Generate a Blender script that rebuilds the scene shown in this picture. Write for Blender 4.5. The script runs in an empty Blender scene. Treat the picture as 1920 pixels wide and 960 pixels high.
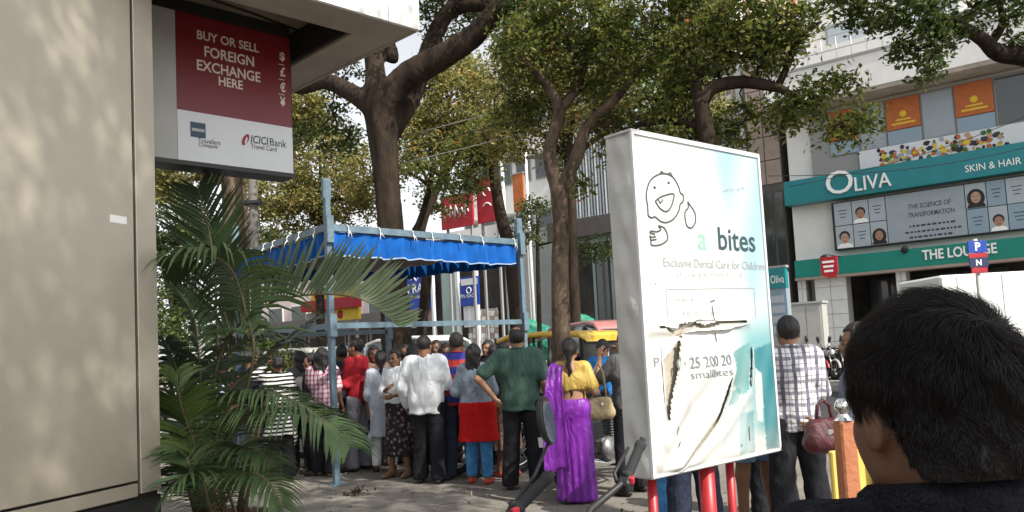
import bpy, math, random
import numpy as np
from mathutils import Matrix, Vector
random.seed(7); rng = np.random.default_rng(7)
C = bpy.context.scene.collection
rad = math.radians
# ------------------------------------------------------------------ camera
SC = bpy.context.scene
F = 1493.0; PITCH = rad(4.21); ROLL = rad(3.0); CAM = np.array([0, 0, 1.55])
_r0 = np.array([1, 0, 0.]); _u0 = np.array([0, -math.sin(PITCH), math.cos(PITCH)])
FW = np.array([0, math.cos(PITCH), math.sin(PITCH)])
RT = _r0*math.cos(ROLL) - _u0*math.sin(ROLL); UP = _u0*math.cos(ROLL) + _r0*math.sin(ROLL)
cd = bpy.data.cameras.new('camera'); co = bpy.data.objects.new('camera', cd); C.objects.link(co)
cd.sensor_width = 36; cd.lens = F/1920*36; cd.shift_y = 60/1920; cd.clip_start = 0.05; cd.clip_end = 3000
M4 = Matrix.Identity(4)
for i in range(3):
    M4[i][0] = RT[i]; M4[i][1] = UP[i]; M4[i][2] = -FW[i]; M4[i][3] = CAM[i]
co.matrix_world = M4
SC.camera = co
# ------------------------------------------------------------------ light
SUN = np.array([.54, -.52, .80]); SUN /= np.linalg.norm(SUN)
wd = bpy.data.worlds.new('World'); SC.world = wd; wd.use_nodes = True
nt = wd.node_tree; bg = nt.nodes['Background']
sky = nt.nodes.new('ShaderNodeTexSky'); sky.sky_type = 'NISHITA'; sky.sun_disc = False
sky.sun_elevation = math.asin(SUN[2]); sky.sun_rotation = math.atan2(SUN[0], SUN[1])
sky.air_density = 1.0; sky.dust_density = 2.0; sky.ozone_density = 1.0
hs = nt.nodes.new('ShaderNodeHueSaturation'); hs.inputs['Saturation'].default_value = .18; hs.inputs['Value'].default_value = 1.6     # hazy, washed-out city sky
nt.links.new(sky.outputs[0], hs.inputs['Color']); nt.links.new(hs.outputs[0], bg.inputs[0]); bg.inputs[1].default_value = 0.12
ld = bpy.data.lights.new('sun', 'SUN'); ld.energy = 4.8; ld.angle = rad(0.53); ld.color = (1, .94, .84)
lo = bpy.data.objects.new('sun', ld); C.objects.link(lo)
lo.rotation_euler = Vector(SUN).to_track_quat('Z', 'Y').to_euler(); lo.location = (5, -8, 30)
SC.view_settings.view_transform = 'Standard'; SC.view_settings.look = 'None'
SC.view_settings.gamma = 1; SC.view_settings.use_curve_mapping = False
SC.view_settings.exposure = 0.40
SC.render.engine = 'CYCLES'
SC.cycles.max_bounces = 8; SC.cycles.transparent_max_bounces = 8
# ------------------------------------------------------------------ picture -> place helpers
def ray(px, py):
    d = RT*(px-960)/F - UP*(py-540)/F + FW
    return d/d[1]
def W(px, py, Y): return CAM + ray(px, py)*Y
def G(px, py, z=0.0):
    d = ray(px, py); return CAM + d*((z-CAM[2])/d[2])
UD = np.array([-.787, .617, 0]); ND = np.array([.617, .787, 0])      # along the street, across the street
def ST(off, s, z=0.0): return ND*off + UD*s + np.array([0, 0, z])
def FS(px, off):                                                      # s along the street where pixel column px meets offset
    d = ray(px, 650); t = off/(d@ND); return (d*t)@UD
# ------------------------------------------------------------------ materials
def mat(name, col, rough=.6, var=.0, vs=8.0, bump=0.0, bs=60.0, metal=0.0, spec=.4, col2=None, trans=0.0, coat=0.0, stretch=None, coord='Object'):
    m = bpy.data.materials.new(name); m.use_nodes = True
    n = m.node_tree.nodes; l = m.node_tree.links; b = n['Principled BSDF']
    b.inputs['Base Color'].default_value = (*col, 1); b.inputs['Roughness'].default_value = rough
    b.inputs['Metallic'].default_value = metal; b.inputs['Specular IOR Level'].default_value = spec
    b.inputs['Coat Weight'].default_value = coat
    tc = n.new('ShaderNodeTexCoord'); src = tc.outputs[coord]
    if stretch:
        mp = n.new('ShaderNodeMapping'); mp.inputs['Scale'].default_value = stretch
        l.new(src, mp.inputs[0]); src = mp.outputs[0]
    if var > 0 or col2:
        no = n.new('ShaderNodeTexNoise'); no.inputs['Scale'].default_value = vs; no.inputs['Detail'].default_value = 6
        no.inputs['Roughness'].default_value = .65
        l.new(src, no.inputs['Vector'])
        r = n.new('ShaderNodeValToRGB'); r.color_ramp.elements[0].position = .32; r.color_ramp.elements[1].position = .7
        c2 = col2 if col2 else tuple(min(1, c*(1+var)) for c in col); c1 = tuple(c*(1-var) for c in col) if not col2 else col
        r.color_ramp.elements[0].color = (*c1, 1); r.color_ramp.elements[1].color = (*c2, 1)
        l.new(no.outputs[0], r.inputs[0]); l.new(r.outputs[0], b.inputs['Base Color'])
    if bump > 0:
        nb = n.new('ShaderNodeTexNoise'); nb.inputs['Scale'].default_value = bs; nb.inputs['Detail'].default_value = 5
        l.new(src, nb.inputs['Vector'])
        bp = n.new('ShaderNodeBump'); bp.inputs['Strength'].default_value = bump; bp.inputs['Distance'].default_value = .02
        l.new(nb.outputs[0], bp.inputs['Height']); l.new(bp.outputs[0], b.inputs['Normal'])
    return m
def glass(name, col=(.05, .07, .07), rough=.06):
    return mat(name, col, rough, spec=.9)
def leafmat(name, stops, trans=.35):
    m = bpy.data.materials.new(name); m.use_nodes = True
    n = m.node_tree.nodes; l = m.node_tree.links; b = n['Principled BSDF']; out = n['Material Output']
    g = n.new('ShaderNodeNewGeometry'); r = n.new('ShaderNodeValToRGB')
    while len(r.color_ramp.elements) < len(stops): r.color_ramp.elements.new(.5)
    for e, (p, c) in zip(r.color_ramp.elements, stops): e.position = p; e.color = (*c, 1)
    l.new(g.outputs['Random Per Island'], r.inputs[0]); l.new(r.outputs[0], b.inputs['Base Color'])
    b.inputs['Roughness'].default_value = .45; b.inputs['Specular IOR Level'].default_value = .35
    t = n.new('ShaderNodeBsdfTranslucent'); l.new(r.outputs[0], t.inputs[0])
    mx = n.new('ShaderNodeMixShader'); mx.inputs[0].default_value = trans
    l.new(b.outputs[0], mx.inputs[1]); l.new(t.outputs[0], mx.inputs[2]); l.new(mx.outputs[0], out.inputs[0])
    return m
def attrmat(name, attr, rough=.4, spec=.4):
    m = bpy.data.materials.new(name); m.use_nodes = True
    n = m.node_tree.nodes; l = m.node_tree.links; b = n['Principled BSDF']
    a = n.new('ShaderNodeAttribute'); a.attribute_name = attr
    l.new(a.outputs['Color'], b.inputs['Base Color']); b.inputs['Roughness'].default_value = rough
    b.inputs['Specular IOR Level'].default_value = spec
    return m
def cloth_pattern(name, kind, cols, p=.06):
    """plaid / bands / print on cloth in object space"""
    m = bpy.data.materials.new(name); m.use_nodes = True
    n = m.node_tree.nodes; l = m.node_tree.links; b = n['Principled BSDF']; b.inputs['Roughness'].default_value = .85
    b.inputs['Specular IOR Level'].default_value = .15
    tc = n.new('ShaderNodeTexCoord'); sep = n.new('ShaderNodeSeparateXYZ')
    nz = n.new('ShaderNodeTexNoise'); nz.inputs['Scale'].default_value = 5
    add = n.new('ShaderNodeVectorMath'); add.operation = 'MULTIPLY_ADD'
    l.new(tc.outputs['Object'], nz.inputs['Vector']); l.new(nz.outputs['Color'], add.inputs[0])
    add.inputs[1].default_value = (.03, .03, .03); l.new(tc.outputs['Object'], add.inputs[2]); l.new(add.outputs[0], sep.inputs[0])
    def mth(op, a, bb=None):
        x = n.new('ShaderNodeMath'); x.operation = op
        for i, v in enumerate((a, bb)):
            if v is None: continue
            if isinstance(v, (int, float)): x.inputs[i].default_value = v
            else: l.new(v, x.inputs[i])
        return x.outputs[0]
    def band(axis, period, duty, ph=0.0):
        f = mth('FRACT', mth('ADD', mth('DIVIDE', sep.outputs[axis], period), ph + 50))
        return mth('LESS_THAN', f, duty)
    def mix(fac, c1, c2):
        x = n.new('ShaderNodeMix'); x.data_type = 'RGBA'
        l.new(fac, x.inputs[0])
        for i, c in ((6, c1), (7, c2)):
            if isinstance(c, tuple): x.inputs[i].default_value = (*c, 1)
            else: l.new(c, x.inputs[i])
        return x.outputs[2]
    if kind == 'plaid':
        a = band(0, p, .3); c = band(2, p, .3); d = band(0, p, .08, .45); e = band(2, p, .08, .45)
        s = mix(a, cols[0], cols[1]); s = mix(mth('MULTIPLY', c, .75), s, cols[1]); s = mix(mth('MULTIPLY', mth('MAXIMUM', d, e), .6), s, cols[2])
    elif kind == 'bands':
        s = mix(band(2, p, .5), cols[0], cols[1]); s = mix(mth('MULTIPLY', band(2, p*2.3, .22, .3), band(0, .3, .6, .2)), s, cols[2])
    elif kind == 'stripe':
        s = mix(band(2, p, .5), cols[0], cols[1])
    else:
        v = n.new('ShaderNodeTexVoronoi'); v.inputs['Scale'].default_value = 1/p; l.new(tc.outputs['Object'], v.inputs['Vector'])
        s = mix(mth('LESS_THAN', v.outputs['Distance'], .38), cols[0], cols[1]); s = mix(mth('LESS_THAN', v.outputs['Distance'], .16), s, cols[2])
    l.new(s, b.inputs['Base Color'])
    return m
# ------------------------------------------------------------------ objects
def tag(o, label=None, cat=None, group=None, kind=None):
    if label: o['label'] = label
    if cat: o['category'] = cat
    if group: o['group'] = group
    if kind: o['kind'] = kind
    return o
def thing(name, label, cat, loc=(0, 0, 0), rz=0.0, group=None):
    o = bpy.data.objects.new(name, None); C.objects.link(o); o.location = [float(v) for v in loc]; o.rotation_euler = (0, 0, rz)
    o.empty_display_size = .1
    return tag(o, label, cat, group)
def link(name, me, parent=None, mats=None, loc=None):
    o = bpy.data.objects.new(name, me); C.objects.link(o)
    if parent: o.parent = parent
    if loc is not None: o.location = loc
    if mats:
        for m in (mats if isinstance(mats, (list, tuple)) else [mats]): me.materials.append(m)
    return o
def npmesh(name, v, f, smooth=True):
    """v (n,3), f (m,k) arrays"""
    me = bpy.data.meshes.new(name); v = np.asarray(v, np.float32); f = np.asarray(f, np.int32); k = f.shape[1]
    me.vertices.add(len(v)); me.vertices.foreach_set('co', v.ravel())
    me.loops.add(f.size); me.loops.foreach_set('vertex_index', f.ravel())
    me.polygons.add(len(f)); me.polygons.foreach_set('loop_start', np.arange(0, f.size, k, dtype=np.int32))
    me.polygons.foreach_set('use_smooth', np.full(len(f), smooth)); me.update(calc_edges=True)
    return me
def unit(v): v = np.asarray(v, float); return v/(np.linalg.norm(v)+1e-12)
def basis(d):
    d = unit(d); a = np.array([0, 0, 1.]) if abs(d[2]) < .9 else np.array([1., 0, 0])
    x = unit(np.cross(a, d)); return x, np.cross(d, x)
class MB:
    def __init__(s, off=(0, 0, 0)): s.v = []; s.f = []; s.m = []; s.sm = []; s.off = np.asarray(off, float)
    def add(s, vs, fs, mi=0, smooth=False):
        b = len(s.v); s.v += [tuple(np.asarray(p, float)-s.off) for p in vs]
        for f in fs: s.f.append([b+i for i in f]); s.m.append(mi); s.sm.append(smooth)
        return s
    def box(s, c, size, ax=None, mi=0, bev=0.0):
        c = np.asarray(c, float); X, Y, Z = (np.array(a, float) for a in (ax if ax is not None else ((1, 0, 0), (0, 1, 0), (0, 0, 1))))
        h = np.asarray(size, float)/2
        if bev > 0:                                     # chamfered box: 24 vertices
            vs = []; idx = {}
            for sx in (-1, 1):
                for sy in (-1, 1):
                    for sz in (-1, 1):
                        for k in range(3):
                            e = [h[0]-bev, h[1]-bev, h[2]-bev]; e[k] = h[k]
                            idx[(sx, sy, sz, k)] = len(vs); vs.append(c+X*sx*e[0]+Y*sy*e[1]+Z*sz*e[2])
            fs = []
            for k in range(3):
                a, b = [(1, 2), (2, 0), (0, 1)][k]
                for q in (-1, 1):
                    ring = []
                    for (i, j) in ((-1, -1), (1, -1), (1, 1), (-1, 1)):
                        t = [0, 0, 0]; t[k] = q; t[a] = i; t[b] = j; ring.append(idx[(*t, k)])
                    fs.append(ring if q > 0 else ring[::-1])
            for k in range(3):                          # edges along axis k
                a, b = [(1, 2), (2, 0), (0, 1)][k]
                for i in (-1, 1):
                    for j in (-1, 1):
                        def V(q, w):
                            t = [0, 0, 0]; t[k] = q; t[a] = i; t[b] = j; return idx[(*t, w)]
                        r = [V(-1, a), V(1, a), V(1, b), V(-1, b)]
                        fs.append(r if i*j > 0 else r[::-1])
            for sx in (-1, 1):
                for sy in (-1, 1):
                    for sz in (-1, 1):
                        r = [idx[(sx, sy, sz, k)] for k in range(3)]
                        fs.append(r if sx*sy*sz > 0 else r[::-1])
            return s.add(vs, fs, mi)
        vs = [c+X*h[0]*i+Y*h[1]*j+Z*h[2]*k for k in (-1, 1) for j in (-1, 1) for i in (-1, 1)]
        return s.add(vs, [(0, 2, 3, 1), (4, 5, 7, 6), (0, 1, 5, 4), (2, 6, 7, 3), (0, 4, 6, 2), (1, 3, 7, 5)], mi)
    def tube(s, pts, rs, n=8, mi=0, caps=True, smooth=True):
        pts = [np.asarray(p, float) for p in pts]
        if isinstance(rs, (int, float)): rs = [rs]*len(pts)
        vs = []; x = None
        for i, p in enumerate(pts):
            d = unit(pts[min(i+1, len(pts)-1)]-pts[max(i-1, 0)])
            if x is None: x, y = basis(d)
            else: x = unit(x-d*(x@d)); y = np.cross(d, x)
            for k in range(n):
                a = 2*math.pi*k/n; vs.append(p+(x*math.cos(a)+y*math.sin(a))*rs[i])
        fs = [(i*n+k, i*n+(k+1) % n, (i+1)*n+(k+1) % n, (i+1)*n+k) for i in range(len(pts)-1) for k in range(n)]
        s.add(vs, fs, mi, smooth)
        if caps:
            b = len(s.v)-len(vs)
            s.f += [[b+k for k in range(n)][::-1], [b+(len(pts)-1)*n+k for k in range(n)]]; s.m += [mi]*2; s.sm += [False]*2
        return s
    def bar(s, a, b, w, h, mi=0, up=(0, 0, 1)):
        a = np.asarray(a, float); b = np.asarray(b, float); d = unit(b-a); u = np.asarray(up, float)
        x = unit(np.cross(d, u)); z = np.cross(x, d)
        return s.box((a+b)/2, (w, np.linalg.norm(b-a), h), (x, d, z), mi)
    def quad(s, p, mi=0): return s.add(p, [tuple(range(len(p)))], mi)
    def torus(s, c, axis, R, r, N=24, n=8, mi=0, a0=0, a1=2*math.pi, ref=None):
        x, y = basis(axis); axis = unit(axis)
        if ref is not None: x = unit(np.asarray(ref, float)-axis*(np.asarray(ref)@axis)); y = np.cross(axis, x)
        full = abs(a1-a0-2*math.pi) < 1e-6; K = N if full else N+1; vs = []
        for i in range(K):
            t = a0+(a1-a0)*i/N; e = x*math.cos(t)+y*math.sin(t)
            for k in range(n):
                q = 2*math.pi*k/n; vs.append(np.asarray(c)+e*(R+r*math.cos(q))+axis*r*math.sin(q))
        fs = [(i*n+k, ((i+1) % K)*n+k, ((i+1) % K)*n+(k+1) % n, i*n+(k+1) % n) for i in range(K if full else N) for k in range(n)]
        return s.add(vs, fs, mi, True)
    def lathe(s, c, axis, prof, n=16, mi=0):
        """prof: (radius, height) list"""
        x, y = basis(axis); axis = unit(axis); c = np.asarray(c, float); vs = []
        for r, h in prof:
            for k in range(n):
                a = 2*math.pi*k/n; vs.append(c+axis*h+(x*math.cos(a)+y*math.sin(a))*max(r, 1e-4))
        fs = [(i*n+k, i*n+(k+1) % n, (i+1)*n+(k+1) % n, (i+1)*n+k) for i in range(len(prof)-1) for k in range(n)]
        return s.add(vs, fs, mi, True)
    def loft(s, rings, mi=0, caps=True, smooth=True):
        n = len(rings[0]); vs = [p for r in rings for p in r]
        fs = [(i*n+k, i*n+(k+1) % n, (i+1)*n+(k+1) % n, (i+1)*n+k) for i in range(len(rings)-1) for k in range(n)]
        s.add(vs, fs, mi, smooth)
        if caps:
            b = len(s.v)-len(vs); s.f += [[b+k for k in range(n)][::-1], [b+(len(rings)-1)*n+k for k in range(n)]]; s.m += [mi]*2; s.sm += [False]*2
        return s
    def mesh(s, name, mats=None):
        me = bpy.data.meshes.new(name); me.from_pydata(s.v, [], s.f)
        me.polygons.foreach_set('material_index', s.m); me.polygons.foreach_set('use_smooth', s.sm)
        me.update()
        return me
    def build(s, name, mats, parent=None, loc=None):
        return link(name, s.mesh(name), parent, mats, loc)
class Plane:
    """flat frame standing in the place: origin, right, up"""
    def __init__(s, o, r, u=(0, 0, 1)):
        s.o = np.asarray(o, float); s.r = unit(r); s.u = unit(np.asarray(u, float)); s.n = np.cross(s.r, s.u)
    def px(s, x, y):
        d = ray(x, y); t = ((s.o-CAM)@s.n)/(d@s.n); q = CAM+d*t-s.o; return float(q@s.r), float(q@s.u)
    def pt(s, a, b, d=0.0): return s.o+s.r*a+s.u*b+s.n*d
    def P(s, x, y, d=0.0): a, b = s.px(x, y); return s.pt(a, b, d)
_tc = {}
def text_mesh(body, bold=0.0, shear=0.0):
    key = (body, bold, shear)
    if key in _tc: return _tc[key]
    c = bpy.data.curves.new('txt', 'FONT'); c.body = body; c.size = 1; c.offset = bold; c.resolution_u = 3; c.shear = shear
    o = bpy.data.objects.new('txt', c); C.objects.link(o)
    dg = bpy.context.evaluated_depsgraph_get(); ev = o.evaluated_get(dg); me = ev.to_mesh()
    v = np.array([tuple(p.co) for p in me.vertices]); f = [tuple(p.vertices) for p in me.polygons]
    ev.to_mesh_clear(); bpy.data.objects.remove(o); bpy.data.curves.remove(c)
    _tc[key] = (v, f); return _tc[key]
def text(mb, pl, body, a0, b0, w=None, h=None, d=.004, bold=0.0, mi=0, depth=0.0, disp=None, shear=0.0):
    """writes body on plane pl: left a0, bottom b0, total width w, height h (bbox)"""
    v, f = text_mesh(body, bold, shear)
    mn = v.min(0); sz = v.max(0)-mn; sx = w/sz[0] if w else h/sz[1]; sy = h/sz[1] if h else sx
    P = []
    for p in v:
        a = a0+(p[0]-mn[0])*sx; b = b0+(p[1]-mn[1])*sy
        P.append(pl.pt(a, b, d+(disp(a, b) if disp else 0)))
    mb.add(P, f, mi)
    if depth > 0:
        from collections import Counter
        cnt = Counter(); 
        for q in f:
            for i in range(len(q)): cnt[(q[i], q[(i+1) % len(q)])] += 1
        vs = []; fs = []
        for (i, j) in cnt:
            if (j, i) not in cnt:
                k = len(vs); vs += [P[i], P[j], P[j]-pl.n*depth, P[i]-pl.n*depth]; fs.append((k, k+3, k+2, k+1))
        mb.add(vs, fs, mi)
    return mb
def textpx(mb, pl, body, x0, y0, x1, y1, hpx, **k):
    """baseline from pixel (x0,y0) to (x1,y1), letter height hpx at x0 in the photograph"""
    a0, b0 = pl.px(x0, y0); a1, _ = pl.px(x1, y1); _, b2 = pl.px(x0, y0-hpx)
    return text(mb, pl, body, a0, b0, a1-a0, b2-b0, **k)
# ------------------------------------------------------------------ signed-distance modelling (bodies, cloth, trunks)
def smin(a, b, k):
    h = np.clip(.5+.5*(b-a)/k, 0, 1); return b+(a-b)*h-k*h*(1-h)
def d_cap(P, a, b, ra, rb, sy=1.0):
    X, Y, Z = P; a = np.asarray(a, np.float32); b = np.asarray(b, np.float32); ba = b-a
    cy = (a[1]+b[1])/2
    if sy != 1.0:
        Y = cy+(Y-cy)/sy; a = a.copy(); b = b.copy(); a[1] = cy+(a[1]-cy)/sy; b[1] = cy+(b[1]-cy)/sy; ba = b-a
    L = float(ba@ba)+1e-9
    t = np.clip(((X-a[0])*ba[0]+(Y-a[1])*ba[1]+(Z-a[2])*ba[2])/L, 0, 1)
    d = np.sqrt((X-a[0]-t*ba[0])**2+(Y-a[1]-t*ba[1])**2+(Z-a[2]-t*ba[2])**2)-(ra+(rb-ra)*t)
    return d*(sy if sy < 1 else 1)
def d_ell(P, c, r):
    X, Y, Z = P; q = np.sqrt(((X-c[0])/r[0])**2+((Y-c[1])/r[1])**2+((Z-c[2])/r[2])**2)
    return (q-1)*min(r)
def grid(lo, hi, h):
    ax = [np.arange(lo[i], hi[i]+h, h, dtype=np.float32) for i in range(3)]
    return ax, np.meshgrid(*ax, indexing='ij', sparse=True)
def surface_nets(f, ax):
    s = f < 0; n = np.array(f.shape); h = ax[0][1]-ax[0][0]
    cn = np.zeros(n-1, np.int8)
    for i in (0, 1):
        for j in (0, 1):
            for k in (0, 1): cn += s[i:n[0]-1+i, j:n[1]-1+j, k:n[2]-1+k]
    act = (cn > 0) & (cn < 8); I = np.argwhere(act); idx = np.full(n-1, -1, np.int32); idx[act] = np.arange(len(I))
    acc = np.zeros((len(I), 3), np.float32); w = np.zeros(len(I), np.float32)
    cor = [(i, j, k) for i in (0, 1) for j in (0, 1) for k in (0, 1)]
    for a in cor:
        for b in cor:
            if sum(b)-sum(a) == 1 and all(b[q] >= a[q] for q in range(3)):
                fa = f[I[:, 0]+a[0], I[:, 1]+a[1], I[:, 2]+a[2]]; fb = f[I[:, 0]+b[0], I[:, 1]+b[1], I[:, 2]+b[2]]
                m = (fa < 0) != (fb < 0); t = np.where(m, fa/(fa-fb+1e-20), 0)[:, None]
                p = np.array(a, np.float32)+t*(np.array(b, np.float32)-np.array(a, np.float32))
                acc += np.where(m[:, None], p, 0); w += m
    v = (I+acc/np.maximum(w, 1)[:, None])*h+np.array([ax[0][0], ax[1][0], ax[2][0]], np.float32)
    Q = []
    for d in range(3):
        e1, e2 = (d+1) % 3, (d+2) % 3
        sl0 = [slice(None)]*3; sl1 = [slice(None)]*3; sl0[d] = slice(0, n[d]-1); sl1[d] = slice(1, n[d])
        A = s[tuple(sl0)]; B = s[tuple(sl1)]
        E = np.argwhere(A != B); E = E[(E[:, e1] > 0) & (E[:, e2] > 0) & (E[:, e1] < n[e1]-1) & (E[:, e2] < n[e2]-1)]
        if not len(E): continue
        fl = A[E[:, 0], E[:, 1], E[:, 2]]
        def q(o1, o2):
            K = E.copy(); K[:, e1] += o1; K[:, e2] += o2; return idx[K[:, 0], K[:, 1], K[:, 2]]
        quad = np.stack([q(-1, -1), q(0, -1), q(0, 0), q(-1, 0)], 1)
        quad[~fl] = quad[~fl][:, ::-1]; Q.append(quad)
    return v, np.concatenate(Q)
def folds(P, seed, amp, fx=22., fz=5.):
    r = np.random.default_rng(seed); X, Y, Z = P; o = 0
    for i in range(5):
        a = r.uniform(-1, 1, 3); ph = r.uniform(0, 6.28)
        w = np.sin(X*fx*a[0]*(1+i*.4)+Y*fx*a[1]*(1+i*.4)+Z*fz*(1+i*.6)*(a[2]+.4)+ph); o = o+(w if i % 2 else 1-2*np.abs(w)**.7)/(1+i*.5)
    return o*amp*.4
def sdf(prims, h, k=.03, pad=.05, post=None):
    """prims: (a, b, ra, rb[, sy]) capsules"""
    lo = np.min([np.minimum(np.array(p[0])-p[2], np.array(p[1])-p[3]) for p in prims], 0)-pad
    hi = np.max([np.maximum(np.array(p[0])+p[2], np.array(p[1])+p[3]) for p in prims], 0)+pad
    ax, P = grid(lo, hi, h); d = None
    for p in prims:
        e = d_cap(P, p[0], p[1], p[2], p[3], p[4] if len(p) > 4 else 1.0)
        d = e if d is None else smin(d, e, k)
    if post: d = post(P, d)
    return surface_nets(np.broadcast_to(d, tuple(len(a) for a in ax)), ax)
# ------------------------------------------------------------------ people
SKIN = [mat('skin_brown', (.23, .115, .065), .55, var=.12, vs=14, spec=.35), mat('skin_dark', (.13, .062, .036), .5, var=.12, vs=14, spec=.4),
        mat('skin_light', (.34, .185, .115), .55, var=.1, vs=14, spec=.35)]
M_hair = mat('black_hair', (.012, .010, .010), .42, bump=.6, bs=160, spec=.45, stretch=(1, 1, .25))
M_hairg = mat('greying_hair', (.03, .027, .026), .5, var=.6, vs=70, bump=.5, bs=160, stretch=(1, 1, .3))
M_eye = mat('eye_dark', (.02, .015, .012), .15, spec=.6)
def wrinkle(m, st=.55, sc=7.0):
    """soft crumpled folds for worn cloth, on top of whatever the material has"""
    n = m.node_tree.nodes; l = m.node_tree.links; b = n['Principled BSDF']; tc = n.new('ShaderNodeTexCoord'); mp = n.new('ShaderNodeMapping'); mp.inputs['Scale'].default_value = (1, 1, .45); mp.inputs['Rotation'].default_value = (.3, .5, 0)
    nz = n.new('ShaderNodeTexNoise'); nz.inputs['Scale'].default_value = sc; nz.inputs['Detail'].default_value = 3; nz.inputs['Distortion'].default_value = 1.6; bp = n.new('ShaderNodeBump'); bp.inputs['Strength'].default_value = st; bp.inputs['Distance'].default_value = .06
    l.new(tc.outputs['Object'], mp.inputs[0]); l.new(mp.outputs[0], nz.inputs['Vector']); l.new(nz.outputs[0], bp.inputs['Height'])
    if b.inputs['Normal'].links: l.new(b.inputs['Normal'].links[0].from_socket, bp.inputs['Normal'])
    l.new(bp.outputs[0], b.inputs['Normal']); return m
def cloth(name, col, var=.12, vs=9., rough=.85, spec=.15, bump=.25, bs=300.): return wrinkle(mat(name, col, rough, var=var, vs=vs, bump=bump, bs=bs, spec=spec))
def hand_mesh(curl=.5):
    pr = [((-.022, 0, .03), (-.018, 0, .08), .016, .014), ((.018, 0, .03), (.02, 0, .085), .016, .014), ((0, 0, -.02), (0, 0, .04), .023, .02, .8), ((0, 0, .03), (0, .002, .08), .017, .014)]
    ax, P = grid((-.075, -.05, -.05), (.095, .10, .21), .0045); d = None
    for p in pr:
        e = d_cap(P, *p); d = e if d is None else smin(d, e, .012)
    for i, (x, z, L) in enumerate(((-.030, .083, .058), (-.010, .090, .072), (.011, .092, .078), (.031, .086, .070))):
        a = np.array([x, 0, z-.012]); ang = .25+.1*(i % 2); e = None
        for q, (fr, r0, r1) in enumerate(((.45, .0098, .009), (.32, .009, .0082), (.26, .0082, .0068))):
            b = a+np.array([x*.12*fr, math.sin(ang), math.cos(ang)])*L*fr
            c = d_cap(P, a, b, r0, r1); e = c if e is None else smin(e, c, .003); a = b; ang += curl*(1.15-.1*i)
        d = smin(d, e, .005)
    t = smin(d_cap(P, (.03, .006, .025), (.058, .02, .058), .0135, .011), d_cap(P, (.058, .02, .058), (.062, .034, .088), .011, .008), .004)
    d = smin(d, t, .009)
    return surface_nets(d, ax)
HANDS = {'relaxed': hand_mesh(.45), 'grip': hand_mesh(1.05)}
def head_parts(h=.0085, bald=False, male=True):
    ax, P = grid((-.11, -.15, -.24), (.11, .155, .16), h)
    d = d_ell(P, (0, -.012, .03), (.076, .097, .099))
    d = smin(d, d_ell(P, (0, .03, -.04), (.060, .068, .080)), .04)
    d = smin(d, d_cap(P, (-.018, .066, -.092), (.018, .066, -.092), .022, .022), .03)
    for sx in (-1, 1):
        d = smin(d, d_cap(P, (sx*.045, .045, -.02), (sx*.05, .02, -.06), .022, .02), .03)          # cheek and jaw
    d = smin(d, d_cap(P, (-.035, .082, .022), (.035, .082, .022), .012, .012), .015)                # brow
    for sx in (-1, 1): d = -smin(-d, d_ell(P, (sx*.031, .1, .004), (.019, .016, .012)), .008)       # eye sockets
    d = smin(d, smin(d_cap(P, (0, .092, .012), (0, .112, -.026), .008, .0125), d_cap(P, (-.012, .1, -.03), (.012, .1, -.03), .008, .008), .006), .010)
    d = smin(d, d_cap(P, (-.018, .088, -.056), (.018, .088, -.056), .0075, .0075), .008)            # upper lip
    d = smin(d, d_cap(P, (-.015, .086, -.068), (.015, .086, -.068), .008, .008), .006)
    for sx in (-1, 1):
        e = d_ell(P, (sx*.081, -.008, -.008), (.010, .021, .033)); e = np.maximum(e, -d_ell(P, (sx*.094, -.004, -.004), (.011, .012, .02)))
        d = smin(d, e, .008)
    d = smin(d, d_cap(P, (0, -.018, -.05), (0, -.035, -.235), .052 if male else .044, .058 if male else .047), .03)
    return surface_nets(d, ax)
_HP = {True: head_parts(male=True), False: head_parts(male=False)}
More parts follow.
